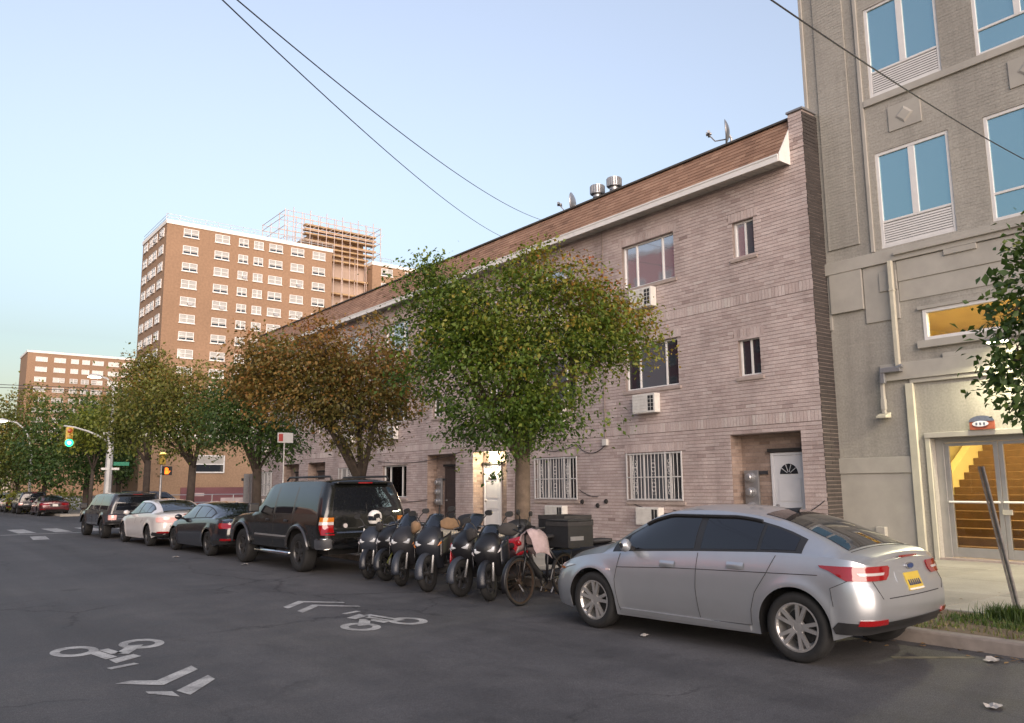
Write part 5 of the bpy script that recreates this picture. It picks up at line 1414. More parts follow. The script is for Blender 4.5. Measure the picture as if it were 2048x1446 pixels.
def build_sedan(car, root_, pm, tint, detail=2, lens='red', rims='alloy', style='double', R=.325):
    k = car.L / 4.53; z = car.top(2.1 * k) / 1.465
    car.shell(root_, pm)
    underbody(car, root_)
    add_wheels(car, root_, R, .215, R - .10, style, M[rims])
    B = lambda y: car.belt(y)
    for sg in (-1, 1):
        # side glass: front door, rear door, quarter; a black surround underneath
        def edge(y): return min(car.top(y) - car.crown(y) - .045 * z, 1.345 * z)
        def zone(y0, y1, off, matl, name, parent, inset=0, ya=None, yb=None):
            G, Hh = [], []
            n = 14
            for i in range(n + 1):
                y = y0 + (y1 - y0) * i / n; lo = B(y) + .012 + inset; hi = max(edge(y) - inset, lo + .004)
                G.append([car.pt(y, lo + (hi - lo) * j / 6, sg, off) for j in range(7)]); Hh.append([car.pt(y, lo + (hi - lo) * j / 6, sg, -.01) for j in range(7)])
            m = MB(); m.grid(G)
            rg_ = lambda g: g[0] + [r[-1] for r in g[1:]] + list(reversed(g[-1][:-1])) + [r[0] for r in reversed(g[1:-1])]
            m.grid([rg_(G), rg_(Hh)], close=True)
            return part(name, m, matl, parent, local=True, auto=50)
        sur = zone(.93 * k, 3.36 * k, .003, M['trim'], 'window_surround', root_)
        for a, b in ((1.0 * k, 1.38 * k), (1.42 * k, 2.10 * k), (2.19 * k, 3.15 * k)):
            zone(a, b, .007, M['cglass'], 'side_window', root_, .022)
        if detail > 1:
            m = MB()
            P = [car.pt(y, edge(y) - .005, sg, .02) for y in np.linspace(1.45 * k, 2.95 * k, 24)]; m.tube(P, .016, 5); part('rain_visor', m, M['trim'], root_, local=True)
            for pts in (((2.13, .99), (2.135, .60), (2.10, .30)), ((3.23, .90), (3.28, .60), (3.22, .27)), ((1.20, .99), (1.30, .80), (1.42, .62), (1.47, .45), (1.48, .30)), ((1.48, .295), (3.22, .262))):
                car.line('panel_gap', root_, [(a * k, min(b * z, B(a * k) - .005)) for a, b in pts], sg)
            car.line('panel_gap', root_, [(.58, .56), (.62, .72), (.30, .80)], sg)
            car.line('crease', root_, [(.75 * k, .835 * z), (1.5 * k, .815 * z), (2.4 * k, .79 * z), (3.25 * k, .745 * z)], sg, .008, M['seam'], .001)
            for y in (1.55 * k, 2.42 * k):
                zh = (.865 if y < 2 else .825) * z
                c_ = MB(); G = [[car.pt(y + .20 * i / 8, zh + (j - 2) * .017, sg, .006 + .026 * (1 - abs(i - 4) / 4.6) ** .5 * (1 - abs(j - 2) / 2.6)) for j in range(5)] for i in range(9)]
                c_.grid(G); part('door_handle', c_, pm, root_, local=True, smooth=True)
                car.patch('handle_recess', root_, M['trim'], [(zh - .032, y + .04, y + .14), (zh - .02, y + .03, y + .15)], sg, .004, 4, 2)
            car.patch('sill_strip', root_, pm, [(.235, 1.5 * k, 3.2 * k), (.285, 1.5 * k, 3.2 * k)], sg, .016, 16, 2)
            car.patch('side_repeater', root_, M['clear_lens'], [(.70 * z, 3.36 * k, 3.42 * k), (.72 * z, 3.36 * k, 3.42 * k)], sg, .006, 2, 1)
        # mirror
        y = 3.02 * k; bx = car.pt(y, B(y) + .03, sg)
        m = MB(); rows = []
        for i in range(9):
            t = i / 8; r_ = math.sin(PI * min(max(t, .06), .94)) ** .5
            rows.append([(bx[0] + sg * (.05 + .19 * t), bx[1] + .07 * r_ * math.cos(a) + .04 * (1 - t), bx[2] + .055 + .075 * r_ * math.sin(a)) for a in [2 * PI * q / 12 for q in range(12)]])
        m.grid(rows, close=True); mo = part('wing_mirror', m, pm, root_, local=True, smooth=True)
        m = MB(); m.tube([(bx[0] - sg * .02, bx[1] + .02, bx[2] - .005), (bx[0] + sg * .09, bx[1] + .02, bx[2] + .035)], .028, 6); part('mirror_stalk', m, M['trim'], mo, local=True)
        # lamps
        if lens == 'red':
            tl = car.patch('tail_light', root_, M['red_lens'], [(.80 * z, .34, -.12), (.84 * z, .48, -.17), (.905 * z, .72, -.19), (.925 * z, .74, -.16)], sg, .016, 14, 9)
            car.patch('reverse_lens', tl, M['clear_lens'], [(.845 * z, .14, -.08), (.868 * z, .18, -.10)], sg, .0195, 8, 3)
        else:
            tl = car.patch('tail_light', root_, M[lens], [(.76 * z, .26, -.20), (.84 * z, .32, -.26), (.90 * z, .30, -.22)], sg, .016, 10, 6)
        hl = car.patch('headlight', root_, M['head_lens'], [(.60 * z, car.L - .12, car.L + .1), (.68 * z, car.L - .35, car.L + .05), (.725 * z, car.L - .55, car.L - .25)], sg, .012, 10, 6)
        car.patch('indicator', hl, M['amber_lens'], [(.655 * z, car.L - .30, car.L - .2), (.68 * z, car.L - .33, car.L - .22)], sg, .016, 4, 2)
    # screens
    car.patch('rear_window', root_, M['cglass'], [(.52 * k, -.90, .90), (.9 * k, -.88, .88), (1.5 * k, -.83, .83)], 1, .006, 14, 10, True)
    car.patch('windscreen', root_, M['cglass'], [(2.82 * k, -.86, .86), (3.15 * k, -.88, .88), (3.5 * k, -.92, .92)], 1, .006, 14, 8, True)
    for nm, pts in (('panel_gap', [(.44 * k, u) for u in (-.95, -.5, 0, .5, .95)]),):
        m = MB(); m.tube([car.tp(y_, u, .003) for y_, u in pts], .004, 4); part(nm, m, M['seam'], root_, local=True)
    # tail: lower black valance, reflectors, boot gap, badge, plate
    zz = lambda v: v * z
    m = MB(); G = []
    for q in list(np.linspace(.62, 0, 12)) + list(np.linspace(-.02, -.62 * car.W * .36 / .62 * 1.6, 10)):
        pass
    for sg in (-1, 1):
        w0 = car.hw(0, .4)
        car.patch('lower_bumper', root_, M['trim'], [(.32, .56, -w0), (.37, .60, -w0), (.425, .52, -w0)], sg, .009, 22, 4)
        car.patch('reflector', root_, M['red_lens'], [(.405, .22, -.06), (.455, .20, -.04)], sg, .014, 8, 2)
        car.patch('boot_recess', root_, M['seam'], [(zz(.635), -.10, -w0), (zz(.643), -.10, -w0)], sg, .004, 10, 1)
        if detail > 1: car.line('panel_gap', root_, [(.0, zz(.64)), (.02, zz(.80))], sg)
    def tail_panel(name, x0, x1, z0, z1, matl, off, parent=root_, par=True):
        w0 = car.hw(0, (z0 + z1) / 2); G = []
        for j in range(3):
            zq = z0 + (z1 - z0) * j / 2; G.append([(x, car.yy(0, zq) - .035 * (1 - (x / w0) ** 2) - off, zq) for x in np.linspace(x0, x1, 7)])
        H_ = [[(x, y + .02, zq) for x, y, zq in r] for r in G]
        m = MB(); m.grid(G); rg_ = lambda g: g[0] + [r[-1] for r in g[1:]] + list(reversed(g[-1][:-1])) + [r[0] for r in reversed(g[1:-1])]; m.grid([rg_(G), rg_(H_)], close=True)
        return part(name, m, matl, parent, local=True)
    tail_panel('plate_recess', -.30, .30, zz(.66), zz(.865), M['trim'] if detail < 2 else pm, .002)
    pl = tail_panel('number_plate', -.155, .155, zz(.68), zz(.84), M['plate_yellow'] if detail > 1 else M['plate_white'], .012)
    if detail > 1:
        for i in range(6): tail_panel('plate_character', -.125 + i * .043, -.125 + i * .043 + .026, zz(.725), zz(.80), M['plate_text'], .0145, pl)
        tail_panel('plate_band', -.15, .15, zz(.685), zz(.70), M['plate_white'], .0145, pl)
        m = MB(); m.prism([(.07 * math.cos(a), zz(.90) + .03 * math.sin(a)) for a in [2 * PI * q / 24 for q in range(24)]], 'y', car.yy(0, zz(.9)) - .055, car.yy(0, zz(.9)) - .02); bd_ = part('badge', m, M['chrome'], root_, local=True)
        m = MB(); m.prism([(.062 * math.cos(a), zz(.90) + .024 * math.sin(a)) for a in [2 * PI * q / 24 for q in range(24)]], 'y', car.yy(0, zz(.9)) - .058, car.yy(0, zz(.9)) - .0555); part('badge_field', m, mat('badge_blue', (.02, .04, .12), .3, var=0), bd_, local=True)
    tail_panel('brake_light', -.17, .17, zz(.985), zz(1.005), M['red_lens'], .012)
    m = MB(); m.add([(0, 1.42 * k, 1.40 * z), (.0, 1.62 * k, 1.425 * z), (0, 1.36 * k, 1.44 * z)] + [(.028, 1.42 * k, 1.395 * z), (.028, 1.62 * k, 1.42 * z), (-.028, 1.42 * k, 1.395 * z), (-.028, 1.62 * k, 1.42 * z)], [(0, 3, 4, 1), (3, 4, 2), (5, 6, 2), (3, 5, 2)]); part('roof_antenna', m, M['trim'], root_, local=True)
car1 = root('silver_sedan', (0, 0, 0), 'silver sedan with dark tinted windows parked nearest the camera', 'car', 'cars parked along the kerb')
build_sedan(SC, car1, M['silver'], 0)
place_car(car1, 7.92, 3.73, 3.2)

# ---- black full size truck-like SUV
def suv_shape(L, W, H, wb, ro, R):
    z = H / 1.95
    return Car(L, W,
        [(0, 1.80 * z), (.05, 1.87 * z), (.18, 1.925 * z), (.8, 1.95 * z), (1.9, 1.95 * z), (2.75, 1.90 * z), (3.0, 1.80 * z), (3.32, 1.52 * z), (3.62, 1.27 * z), (3.9, 1.22 * z), (4.6, 1.17 * z), (L - .12, 1.12 * z), (L - .04, 1.06 * z), (L, .96 * z)],
        [(0, 1.17 * z), (1.5, 1.17 * z), (3.0, 1.165 * z), (3.7, 1.14 * z), (4.4, 1.09 * z), (L, .93 * z)],
        [(0, .56), (.6, .48), (1.5, .44), (3.4, .44), (L, .46)],
        [(0, W * .375), (.5, W * .385), (2.6, W * .385), (3.2, W * .40), (3.7, W * .43), (L, W * .42)],
        [(0, .03), (.5, .03), (.62, .0), (.80, .0), (.85, .09), (1.15, .10), (1.4, .16), (1.9, .30), (2.1, .34)],
        [(0, .1), (.5, .0), (.8, .0), (.95, .06), (1.2, .08), (2, .1)],
        [(0, .93), (.38, .965), (.55, 1.0), (.85, 1.0), (1.0, .975)],
        (ro, ro + wb), R + .085, R + .02, .30, .5, .86, .84, .028)
def build_suv(car, root_, pm, detail=2, R=.385, rims='darkrim', lens='red_lens'):
    z = car.top(1.0) / 1.95; L = car.L
    car.shell(root_, pm); underbody(car, root_, .9)
    add_wheels(car, root_, R, .27, R - .16, 'five', M[rims], .01)
    for sg in (-1, 1):
        e = lambda y: car.top(y) - car.crown(y) - .09 * z
        def zone(y0, y1, name, sl0=0, sl1=0, off=.006):
            G, Hh = [], []
            for i in range(9):
                row, rb = [], []
                for j in range(7):
                    t = j / 6; y = y0 + sl0 * t + (y1 + sl1 * t - y0 - sl0 * t) * i / 8; lo = car.belt(y) + .04; hi = min(e(y), 1.78 * z)
                    row.append(car.pt(y, lo + (hi - lo) * t, sg, off)); rb.append(car.pt(y, lo + (hi - lo) * t, sg, -.01))
                G.append(row); Hh.append(rb)
            m = MB(); m.grid(G); rg_ = lambda g: g[0] + [r[-1] for r in g[1:]] + list(reversed(g[-1][:-1])) + [r[0] for r in reversed(g[1:-1])]; m.grid([rg_(G), rg_(Hh)], close=True)
            return part(name, m, M['cglass'], root_, local=True, auto=50)
        zone(.30, 1.36, 'side_window', .06, 0); zone(1.46, 2.30, 'side_window', .0, 0); zone(2.40, 3.25, 'side_window', 0, -.30)
        for pts in (((1.41, 1.18), (1.41, .95), (1.3, .92)), ((2.35, 1.18), (2.35, .5)), ((3.36, 1.14), (3.36, .5))):
            car.line('panel_gap', root_, [(a, min(b * z, car.belt(a) - .004)) for a, b in pts], sg)
        for y in (1.62, 2.55):
            m = MB(); G = [[car.pt(y + .19 * i / 6, (1.05 + (j - 1) * .022) * z, sg, .008 + .03 * (1 - abs(i - 3) / 3.5) * (1 if j == 1 else .3)) for j in range(3)] for i in range(7)]; m.grid(G); part('door_handle', m, M['trim'], root_, local=True, smooth=True)
        y1 = 3.12; bx = car.pt(y1, car.belt(y1) + .05, sg)
        m = MB(); m.box(bx[0] + (.03 if sg > 0 else -.27), bx[0] + (.27 if sg > 0 else -.03), bx[1] - .02, bx[1] + .10, bx[2], bx[2] + .19); part('wing_mirror', m, M['trim'], root_, local=True, bev=.03)
        tl = car.patch('tail_light', root_, M[lens], [(.80 * z, .11, -.10), (1.0 * z, .12, -.12)], sg, .018, 8, 3)
        if detail > 1:
            car.patch('tail_light_clear', tl, M['clear_lens'], [(1.002 * z, .12, -.12), (1.06 * z, .12, -.12)], sg, .018, 8, 2)
            car.patch('tail_light_amber', tl, M['amber_lens'], [(1.062 * z, .12, -.12), (1.15 * z, .12, -.11)], sg, .018, 8, 2)
            car.patch('side_moulding', root_, M['alloy'], [(.70 * z, 1.62, 3.30), (.735 * z, 1.62, 3.30)], sg, .014, 14, 2)
            car.patch('side_moulding', root_, M['trim'], [(.65 * z, 1.62, 3.30), (.698 * z, 1.62, 3.30)], sg, .022, 14, 2)
            m = MB(); x = sg * (car.W / 2 - .02); m.tube([(x * .9, 1.55, .36), (x, 1.62, .34), (x, 3.26, .34), (x * .9, 3.35, .36)], .042, 10); part('running_board', m, M['chrome'], root_, local=True, smooth=True)
            # wheel arch flares
            for c in car.wh:
                P = [car.pt(c + (car.ra + .035) * math.cos(a), car.zc + (car.ra + .035) * math.sin(a), sg, .012) for a in np.linspace(.12, PI - .12, 22)]
                m = MB(); m.tube(P, .032, 6); part('arch_flare', m, M['cpaint_grey'], root_, local=True, smooth=True)
            m = MB(); x = sg * car.W * .33; m.tube([(x, .35, 1.93 * z), (x, .42, 1.99 * z), (x, 2.3, 1.99 * z), (x, 2.42, 1.92 * z)], .022, 8); part('roof_rail', m, M['trim'], root_, local=True, smooth=True)
        car.patch('headlight', root_, M['head_lens'], [(.86 * z, L - .06, L + .28), (1.02 * z, L - .08, L + .26)], sg, .012, 8, 3)
    w0 = car.hw(0, 1.5 * z)
    for sg in (-1, 1):
        car.patch('rear_window', root_, M['cglass'], [(1.20 * z, -.07, -car.hw(0, 1.2 * z)), (1.5 * z, -.06, -car.hw(0, 1.5 * z)), (1.76 * z, -.05, -car.hw(0, 1.76 * z))], sg, .008, 12, 8)
        car.line('panel_gap', root_, [(0, .72 * z), (0, 1.17 * z)], sg, .008)
        car.patch('rear_trim_strip', root_, M['chrome'], [(.835 * z, -.16, -car.hw(0, .83 * z)), (.86 * z, -.16, -car.hw(0, .86 * z))], sg, .012, 8, 1)
        car.patch('rear_bumper', root_, M['chrome'] if detail > 1 else M['trim'], [(.50, .22, -car.hw(0, .5)), (.53, .26, -car.hw(0, .53)), (.70 * z, .26, -car.hw(0, .7)), (.735 * z, .2, -car.hw(0, .73))], sg, .05, 16, 6)
    for z0, z1 in ((1.80, 1.85),):
        m = MB(); yb = car.yy(0, 1.80 * z); m.box(-.62, .62, yb - .10, yb + .25, 1.835 * z, 1.875 * z); part('rear_spoiler', m, pm, root_, local=True, bev=.015)
        m = MB(); m.box(-.16, .16, yb - .108, yb - .101, 1.842 * z, 1.868 * z); part('brake_light', m, M['red_lens'], root_, local=True)
    m = MB(); yb = car.yy(0, .65) - .09; m.box(-.155, .155, yb - .012, yb - .002, .53, .66); part('number_plate', m, M['plate_white'], root_, local=True)
    m = MB(); yb = car.yy(0, .98 * z) - .05; m.prism([(-.48 + .045 * math.cos(a), .98 * z + .045 * math.sin(a)) for a in [2 * PI * q / 16 for q in range(16)]], 'y', yb + .004, yb + .02)
    if detail > 1: part('badge', m, M['clear_lens'], root_, local=True)
    car.patch('windscreen', root_, M['cglass'], [(2.84, -.88, .88), (3.2, -.9, .9), (3.56, -.92, .92)], 1, .006, 12, 8, True)
SV = suv_shape(5.0, 1.98, 1.86, 2.95, 1.12, .385)
car2 = root('black_suv', (0, 0, 0), 'large black four wheel drive with roof rails and a silver side strip', 'car', 'cars parked along the kerb')
build_suv(SV, car2, M['cpaint_dark'])
place_car(car2, 7.78, 14.85, 2.0)
# ---- black sedan, white sedan, small dark SUV
SB = sedan_shape(4.65, 1.82, 1.34, 2.72, 1.03, 1, .31)
car3 = root('black_sedan', (0, 0, 0), 'black sedan between the black truck and the white sedan', 'car', 'cars parked along the kerb')
build_sedan(SB, car3, M['cpaint_black'], 0, 1, 'red_lens', 'darkrim', 'five', .31)
place_car(car3, 7.55, 20.3, 2.0)
SWh = sedan_shape(4.6, 1.80, 1.38, 2.7, 1.03, 1, .315)
car4 = root('white_sedan', (0, 0, 0), 'white sedan with pale tail lights ahead of the black sedan', 'car', 'cars parked along the kerb')
build_sedan(SWh, car4, M['cpaint_white'], 0, 1, 'pink_lens', 'darkrim', 'five', .315)
place_car(car4, 7.3, 25.2, 2.2)
SD = suv_shape(4.5, 1.84, 1.58, 2.62, .98, .34)
car5 = root('dark_suv', (0, 0, 0), 'dark compact four wheel drive parked ahead of the white sedan', 'car', 'cars parked along the kerb')
build_suv(SD, car5, M['cpaint_grey'], 1, .34, 'darkrim', 'pink_lens')
place_car(car5, 7.1, 30.6, 2.2)
# ---- far cars beyond the junction
FARC = 'cars parked beyond the junction'
def far_copy(src, x, y, rot, name, label, paint_to=None, paint_from=None):
    c = copy_tree(src); c.name = name; c['label'] = label; c['group'] = FARC
    place_car(c, x, y, rot)
    if paint_to:
        for ch in c.children_recursive:
            if ch.type == 'MESH' and ch.data.materials and ch.data.materials[0] == paint_from:
                ch.data = ch.data.copy(); ch.data.materials[0] = paint_to
    return c
far_copy(car3, 9.05, 60.8, 0, 'maroon_sedan', 'dark maroon sedan first in the far row beyond the junction', M['cpaint_maroon'], M['cpaint_black'])
far_copy(car5, 8.55, 66.6, 0, 'grey_suv', 'dark grey four wheel drive second in the far row beyond the junction')
far_copy(car3, 8.4, 72.6, 0, 'far_sedan', 'black sedan third in the far row beyond the junction')
far_copy(car4, 8.0, 78.4, 0, 'far_white_sedan', 'white sedan at the left frame edge beyond the junction')
far_copy(car5, 12.6, 59.9, -90, 'side_street_suv', 'dark four wheel drive standing sideways behind the dark compact one')
# ------------------------------------------------------------------ scooters, bicycle and their loads
M['sc_navy'] = paint('navy_scooter_paint', (.012, .014, .020), 0, .45, .12); M['sc_black'] = paint('black_scooter_paint', (.008, .008, .010), 0, .42, .15); M['sc_grey'] = paint('grey_scooter_paint', (.022, .022, .026), .1, .5, .1)
M['sc_blue'] = paint('blue_grey_scooter_paint', (.026, .031, .043), .1, .5, .1); M['sc_red'] = paint('red_scooter_paint', (.42, .018, .03), .1, .3)
M['seat'] = mat('black_seat', (.020, .019, .019), .6, var=.15, scale=10)
M['screen'] = glass_mat('smoked_screen', (.014, .018, .026), .06, .4)
M['cloth'] = mat('mauve_cloth', (.34, .26, .26), .9, var=.2, scale=9, bump=.2)
M['rust'] = mat('rusty_metal', (.05, .032, .022), .7, .4, var=.3, scale=14)
M['box'] = mat('black_delivery_box', (.014, .014, .015), .6, var=.2, scale=6)
M['tan_cloth'] = mat('tan_muff_cloth', (.20, .125, .07), .9, var=.2, scale=9, bump=.2)
M['strap'] = mat('dark_fabric', (.03, .028, .028), .9, var=.2, scale=8)
def sring(c, a, b, ex, n, ax, bx):
    out = []
    for k in range(n):
        t = 2 * PI * k / n; ct, st = math.cos(t), math.sin(t)
        x = math.copysign(abs(ct) ** (2 / ex), ct) * a; y = math.copysign(abs(st) ** (2 / ex), st) * b
        out.append(tuple(Vector(c) + Vector(ax) * x + Vector(bx) * y))
    return out
def loft(m, secs, ax, bx, n=18, ex=2.6):
    """secs: (centre, half a, half b[, exponent])"""
    R_ = [sring(s[0], s[1], s[2], s[3] if len(s) > 3 else ex, n, ax, bx) for s in secs]
    m.grid(R_, close=True)
    for r, c in ((R_[0], secs[0][0]), (R_[-1], secs[-1][0])):
        m.add(r + [tuple(c)], [(k, (k + 1) % n, n) for k in range(n)])
    return m
XA, YA, ZA = (1, 0, 0), (0, 1, 0), (0, 0, 1)
def bike_wheel(parent, y, R, w_, rim_r, tag_, spokes='cast', rim_m='darkrim'):
    o = link(bpy.data.objects.new(tag_, None), parent, (0, y, R)); o.empty_display_size = .1
    m = MB(); h = w_ / 2; m.lathe([(rim_r, -h * .7), (rim_r + (R - rim_r) * .5, -h), (R - .012, -h * .7), (R, 0), (R - .012, h * .7), (rim_r + (R - rim_r) * .5, h), (rim_r, h * .7)], (0, 0, 0), 'x', 32); part('tyre', m, M['rubber'], o, local=True, smooth=True)
    m = MB(); m.lathe([(rim_r + .003, -h * .6), (rim_r - .02, -h * .5), (rim_r - .02, h * .5), (rim_r + .003, h * .6)], (0, 0, 0), 'x', 32); m.lathe([(.0, -h * .9), (.04, -h * .85), (.04, h * .85), (0, h * .9)], (0, 0, 0), 'x', 12)
    if spokes == 'cast':
        for k in range(5):
            a = 2 * PI * k / 5; m.bar((0, .03 * math.cos(a), .03 * math.sin(a)), (0, (rim_r - .01) * math.cos(a), (rim_r - .01) * math.sin(a)), .04, .03, (1, 0, 0))
        m.lathe([(.10, h * .9), (.10, h * 1.0), (.05, h * 1.0)], (0, 0, 0), 'x', 20)
    else:
        for k in range(28):
            a = 2 * PI * k / 28; b = a + (.5 if k % 2 else -.5); m.tube([((h * .8 if k % 4 < 2 else -h * .8), .03 * math.cos(b), .03 * math.sin(b)), (0, (rim_r - .01) * math.cos(a), (rim_r - .01) * math.sin(a))], .0022, 3)
    part('rim', m, M[rim_m], o, local=True)
    return o
def scooter(name, label, body, side, screen=.36, topbox=None, headw=.14, seed=0, fender=None, stripe=None, muff=None):
    r = random.Random(seed)
    s = root(name, (0, 0, 0), label, 'scooter', 'scooters parked in a row at the kerb')
    bm, smm = M[body], M[side]
    bike_wheel(s, 1.32, .285, .115, .185, 'front_wheel'); bike_wheel(s, 0, .28, .13, .18, 'rear_wheel')
    m = MB()
    for i in range(13):
        pass
    rows = []
    for i in range(15):
        a = math.radians(-12 + 150 * i / 14); rr_ = .325; wv = .075 - .02 * (i / 14)
        cy, cz = 1.32 + rr_ * math.cos(a), .285 + rr_ * math.sin(a)
        rows.append([(wv * q, cy - (.045 * abs(q) ** 2) * math.cos(a), cz - (.045 * abs(q) ** 2) * math.sin(a)) for q in (-1, -.85, -.5, 0, .5, .85, 1)])
    m.grid(rows); f_ = part('front_fender', m, M[fender or body], s, local=True, smooth=True); sd_ = f_.modifiers.new('solid', 'SOLIDIFY'); sd_.thickness = .008
    m = MB()
    for sg in (-1, 1): m.tube([(sg * .085, 1.32, .285), (sg * .085, 1.20, .62), (sg * .07, 1.12, .85)], .022, 8)
    part('fork', m, M['galv'], s, local=True, smooth=True)
    # front apron
    m = loft(MB(), [((0, 1.02, .34), .15, .05), ((0, 1.10, .48), .20, .09), ((0, 1.16, .62), .235, .15, 2.2), ((0, 1.17, .76), .235, .18, 2.1), ((0, 1.13, .88), .20, .17, 2.1), ((0, 1.06, .97), .15, .13, 2.1), ((0, 1.0, 1.02), .08, .07)], XA, YA, 24); fa = part('front_fairing', m, bm, s, local=True, smooth=True)
    for sg in (-1, 1):
        m = MB(); G = []
        for i in range(6):
            t = i / 5; z = .50 + .30 * t; G.append([(sg * (.225 + .045 * math.sin(PI * u) + .012), 1.27 - .42 * u - .05 * t, z + .10 * u) for u in [q / 6 for q in range(7)]])
        m.grid(G); o = part('side_fairing', m, smm, s, local=True, smooth=True); q = o.modifiers.new('solid', 'SOLIDIFY'); q.thickness = .012
        m = loft(MB(), [((sg * .085, 1.29, .70), .055, .012), ((sg * .10, 1.315, .735), .07, .03), ((sg * .115, 1.285, .79), .06, .02)], XA, YA, 12); part('headlight', m, M['head_lens'], s, local=True, smooth=True)
        m = loft(MB(), [((sg * .20, 1.24, .69), .012, .03), ((sg * .225, 1.22, .72), .02, .04), ((sg * .235, 1.18, .76), .012, .03)], XA, YA, 10); part('indicator', m, M['amber_lens'] if r.random() < .5 else M['clear_lens'], s, local=True, smooth=True)
        # mirror
        m = MB(); m.tube([(sg * .18, 1.0, 1.02), (sg * .26, .98, 1.16), (sg * .33, .98, 1.22)], .009, 6); mi = part('mirror_stalk', m, M['black'], s, local=True)
        m = loft(MB(), [((sg * .36, .965, 1.24), .07, .045), ((sg * .36, .995, 1.24), .065, .04)], XA, ZA, 12); part('mirror', m, M['black'], mi, local=True)
    if screen:
        rows = []
        for i in range(8):
            t = i / 7; z = .93 + screen * t; w_ = .17 - .03 * t + .02 * math.sin(PI * t); yb = 1.18 - .30 * t * screen / .34 - .03 * t * t
            rows.append([(w_ * u, yb - .10 * u * u, z - .03 * u * u * t) for u in [-1 + q / 4 for q in range(9)]])
        m = MB(); m.grid(rows); o = part('windscreen', m, M['screen'], s, local=True, smooth=True); q = o.modifiers.new('solid', 'SOLIDIFY'); q.thickness = .005
    m = MB(); m.tube([(-.34, .92, 1.02), (-.2, 1.0, 1.04), (0, 1.02, 1.0), (.2, 1.0, 1.04), (.34, .92, 1.02)], .013, 8); hb = part('handlebar', m, M['black'], s, local=True, smooth=True)
    for sg in (-1, 1):
        m = MB(); m.tube([(sg * .24, .975, 1.036), (sg * .36, .905, 1.016)], .02, 8); part('grip', m, M['rubber'], hb, local=True)
        m = MB(); m.tube([(sg * .2, 1.03, 1.04), (sg * .34, .99, 1.02)], .006, 5); part('lever', m, M['galv'], hb, local=True)
    if muff:
        for sg in (-1, 1):
            m = loft(MB(), [((sg * .20, 1.06, 1.02), .04, .06), ((sg * .29, 1.03, 1.02), .075, .10), ((sg * .38, .95, 1.0), .08, .10), ((sg * .42, .88, .99), .05, .06)], YA, ZA, 14); part('hand_muff', m, M[muff], s, local=True, smooth=True)
    m = loft(MB(), [((0, 1.0, .9), .17, .10), ((0, .94, .6), .16, .07), ((0, .86, .38), .15, .06)], XA, YA, 16); part('leg_shield', m, M['black'], s, local=True, smooth=True)
    m = loft(MB(), [((0, .92, .30), .15, .05, 4), ((0, .6, .28), .19, .06, 4), ((0, .25, .32), .17, .09, 4), ((0, .1, .4), .12, .1)], XA, ZA, 18); part('floorboard', m, M['trim'], s, local=True, smooth=True)
    m = loft(MB(), [((0, .60, .52), .10, .10), ((0, .45, .56), .155, .14), ((0, .1, .60), .175, .14), ((0, -.25, .66), .15, .10), ((0, -.5, .74), .09, .05)], XA, ZA, 20); part('tail_body', m, bm, s, local=True, smooth=True)
    m = loft(MB(), [((0, .62, .70), .08, .035), ((0, .5, .735), .13, .05), ((0, .2, .745), .155, .05), ((0, .05, .775), .15, .055), ((0, -.3, .81), .13, .05), ((0, -.46, .82), .07, .03)], XA, ZA, 18, 3); part('seat', m, M['seat'], s, local=True, smooth=True)
    m = loft(MB(), [((0, -.5, .72), .09, .035), ((0, -.53, .72), .085, .03)], XA, ZA, 14); part('tail_light', m, M['red_lens'], s, local=True)
    m = loft(MB(), [((.13, .18, .26), .08, .07), ((.13, -.12, .28), .07, .08), ((.12, -.25, .28), .04, .06)], XA, ZA, 14); part('engine', m, M['galv'], s, local=True, smooth=True)
    m = MB(); m.tube([(-.13, .2, .25), (-.16, -.05, .26), (-.17, -.4, .34)], [.03, .055, .06], 12); part('exhaust', m, M['darkrim'], s, local=True, smooth=True)
    m = MB(); m.tube([(-.09, .40, .26), (-.24, .46, .01)], .013, 6); part('side_stand', m, M['galv'], s, local=True)
    m = MB(); m.tube([(.0, -.3, .45), (0, -.52, .40), (0, -.58, .34)], .012, 5); m.box(-.09, .09, -.60, -.59, .28, .42); part('plate_bracket', m, M['black'], s, local=True)
    if stripe:
        m = MB(); m.bar((.13, 1.30, .42), (.20, 1.0, .98), .075, .02, (1, 0, 0)); part('leg_strip', m, M['white'], s, local=True, bev=.008)
    if topbox:
        m = loft(MB(), [((0, -.42, .86), .19, .17, 3.5), ((0, -.42, .96), .215, .20, 3.2), ((0, -.42, 1.06), .21, .19, 3), ((0, -.42, 1.13), .15, .13, 2.6), ((0, -.42, 1.15), .06, .05)], XA, YA, 20); part('top_box', m, M['box'], s, local=True, smooth=True)
    return s
def place_bike(s, y, x=7.2, lean=0.0, rot=0.0, R=1.32):
    """front wheel contact at (x, y); nose to the road (-X)"""
    a = PI / 2 + math.radians(rot)
    fx, fy = -math.sin(a), math.cos(a)
    s.location = (x - fx * R, y - fy * R, 0); s.rotation_euler = (0, math.radians(lean), a)
s1 = scooter('moped', 'blue grey moped with a long white leg strip, nearest the black truck', 'sc_blue', 'sc_grey', 0, None, seed=1, fender='sc_navy', stripe=True); place_bike(s1, 13.75, 7.2, 5, 36)
s2 = scooter('scooter', 'second scooter from the black truck, dark with a low smoked screen and grey side panels', 'sc_black', 'sc_grey', .16, None, seed=2, fender='sc_navy', muff='strap'); place_bike(s2, 13.3, 7.34, 8, 24)
s3 = scooter('scooter', 'dark grey scooter third from the black truck with a blue mudguard', 'sc_grey', 'sc_navy', .30, None, seed=3, fender='sc_blue'); place_bike(s3, 12.45, 7.18, 3, 38)
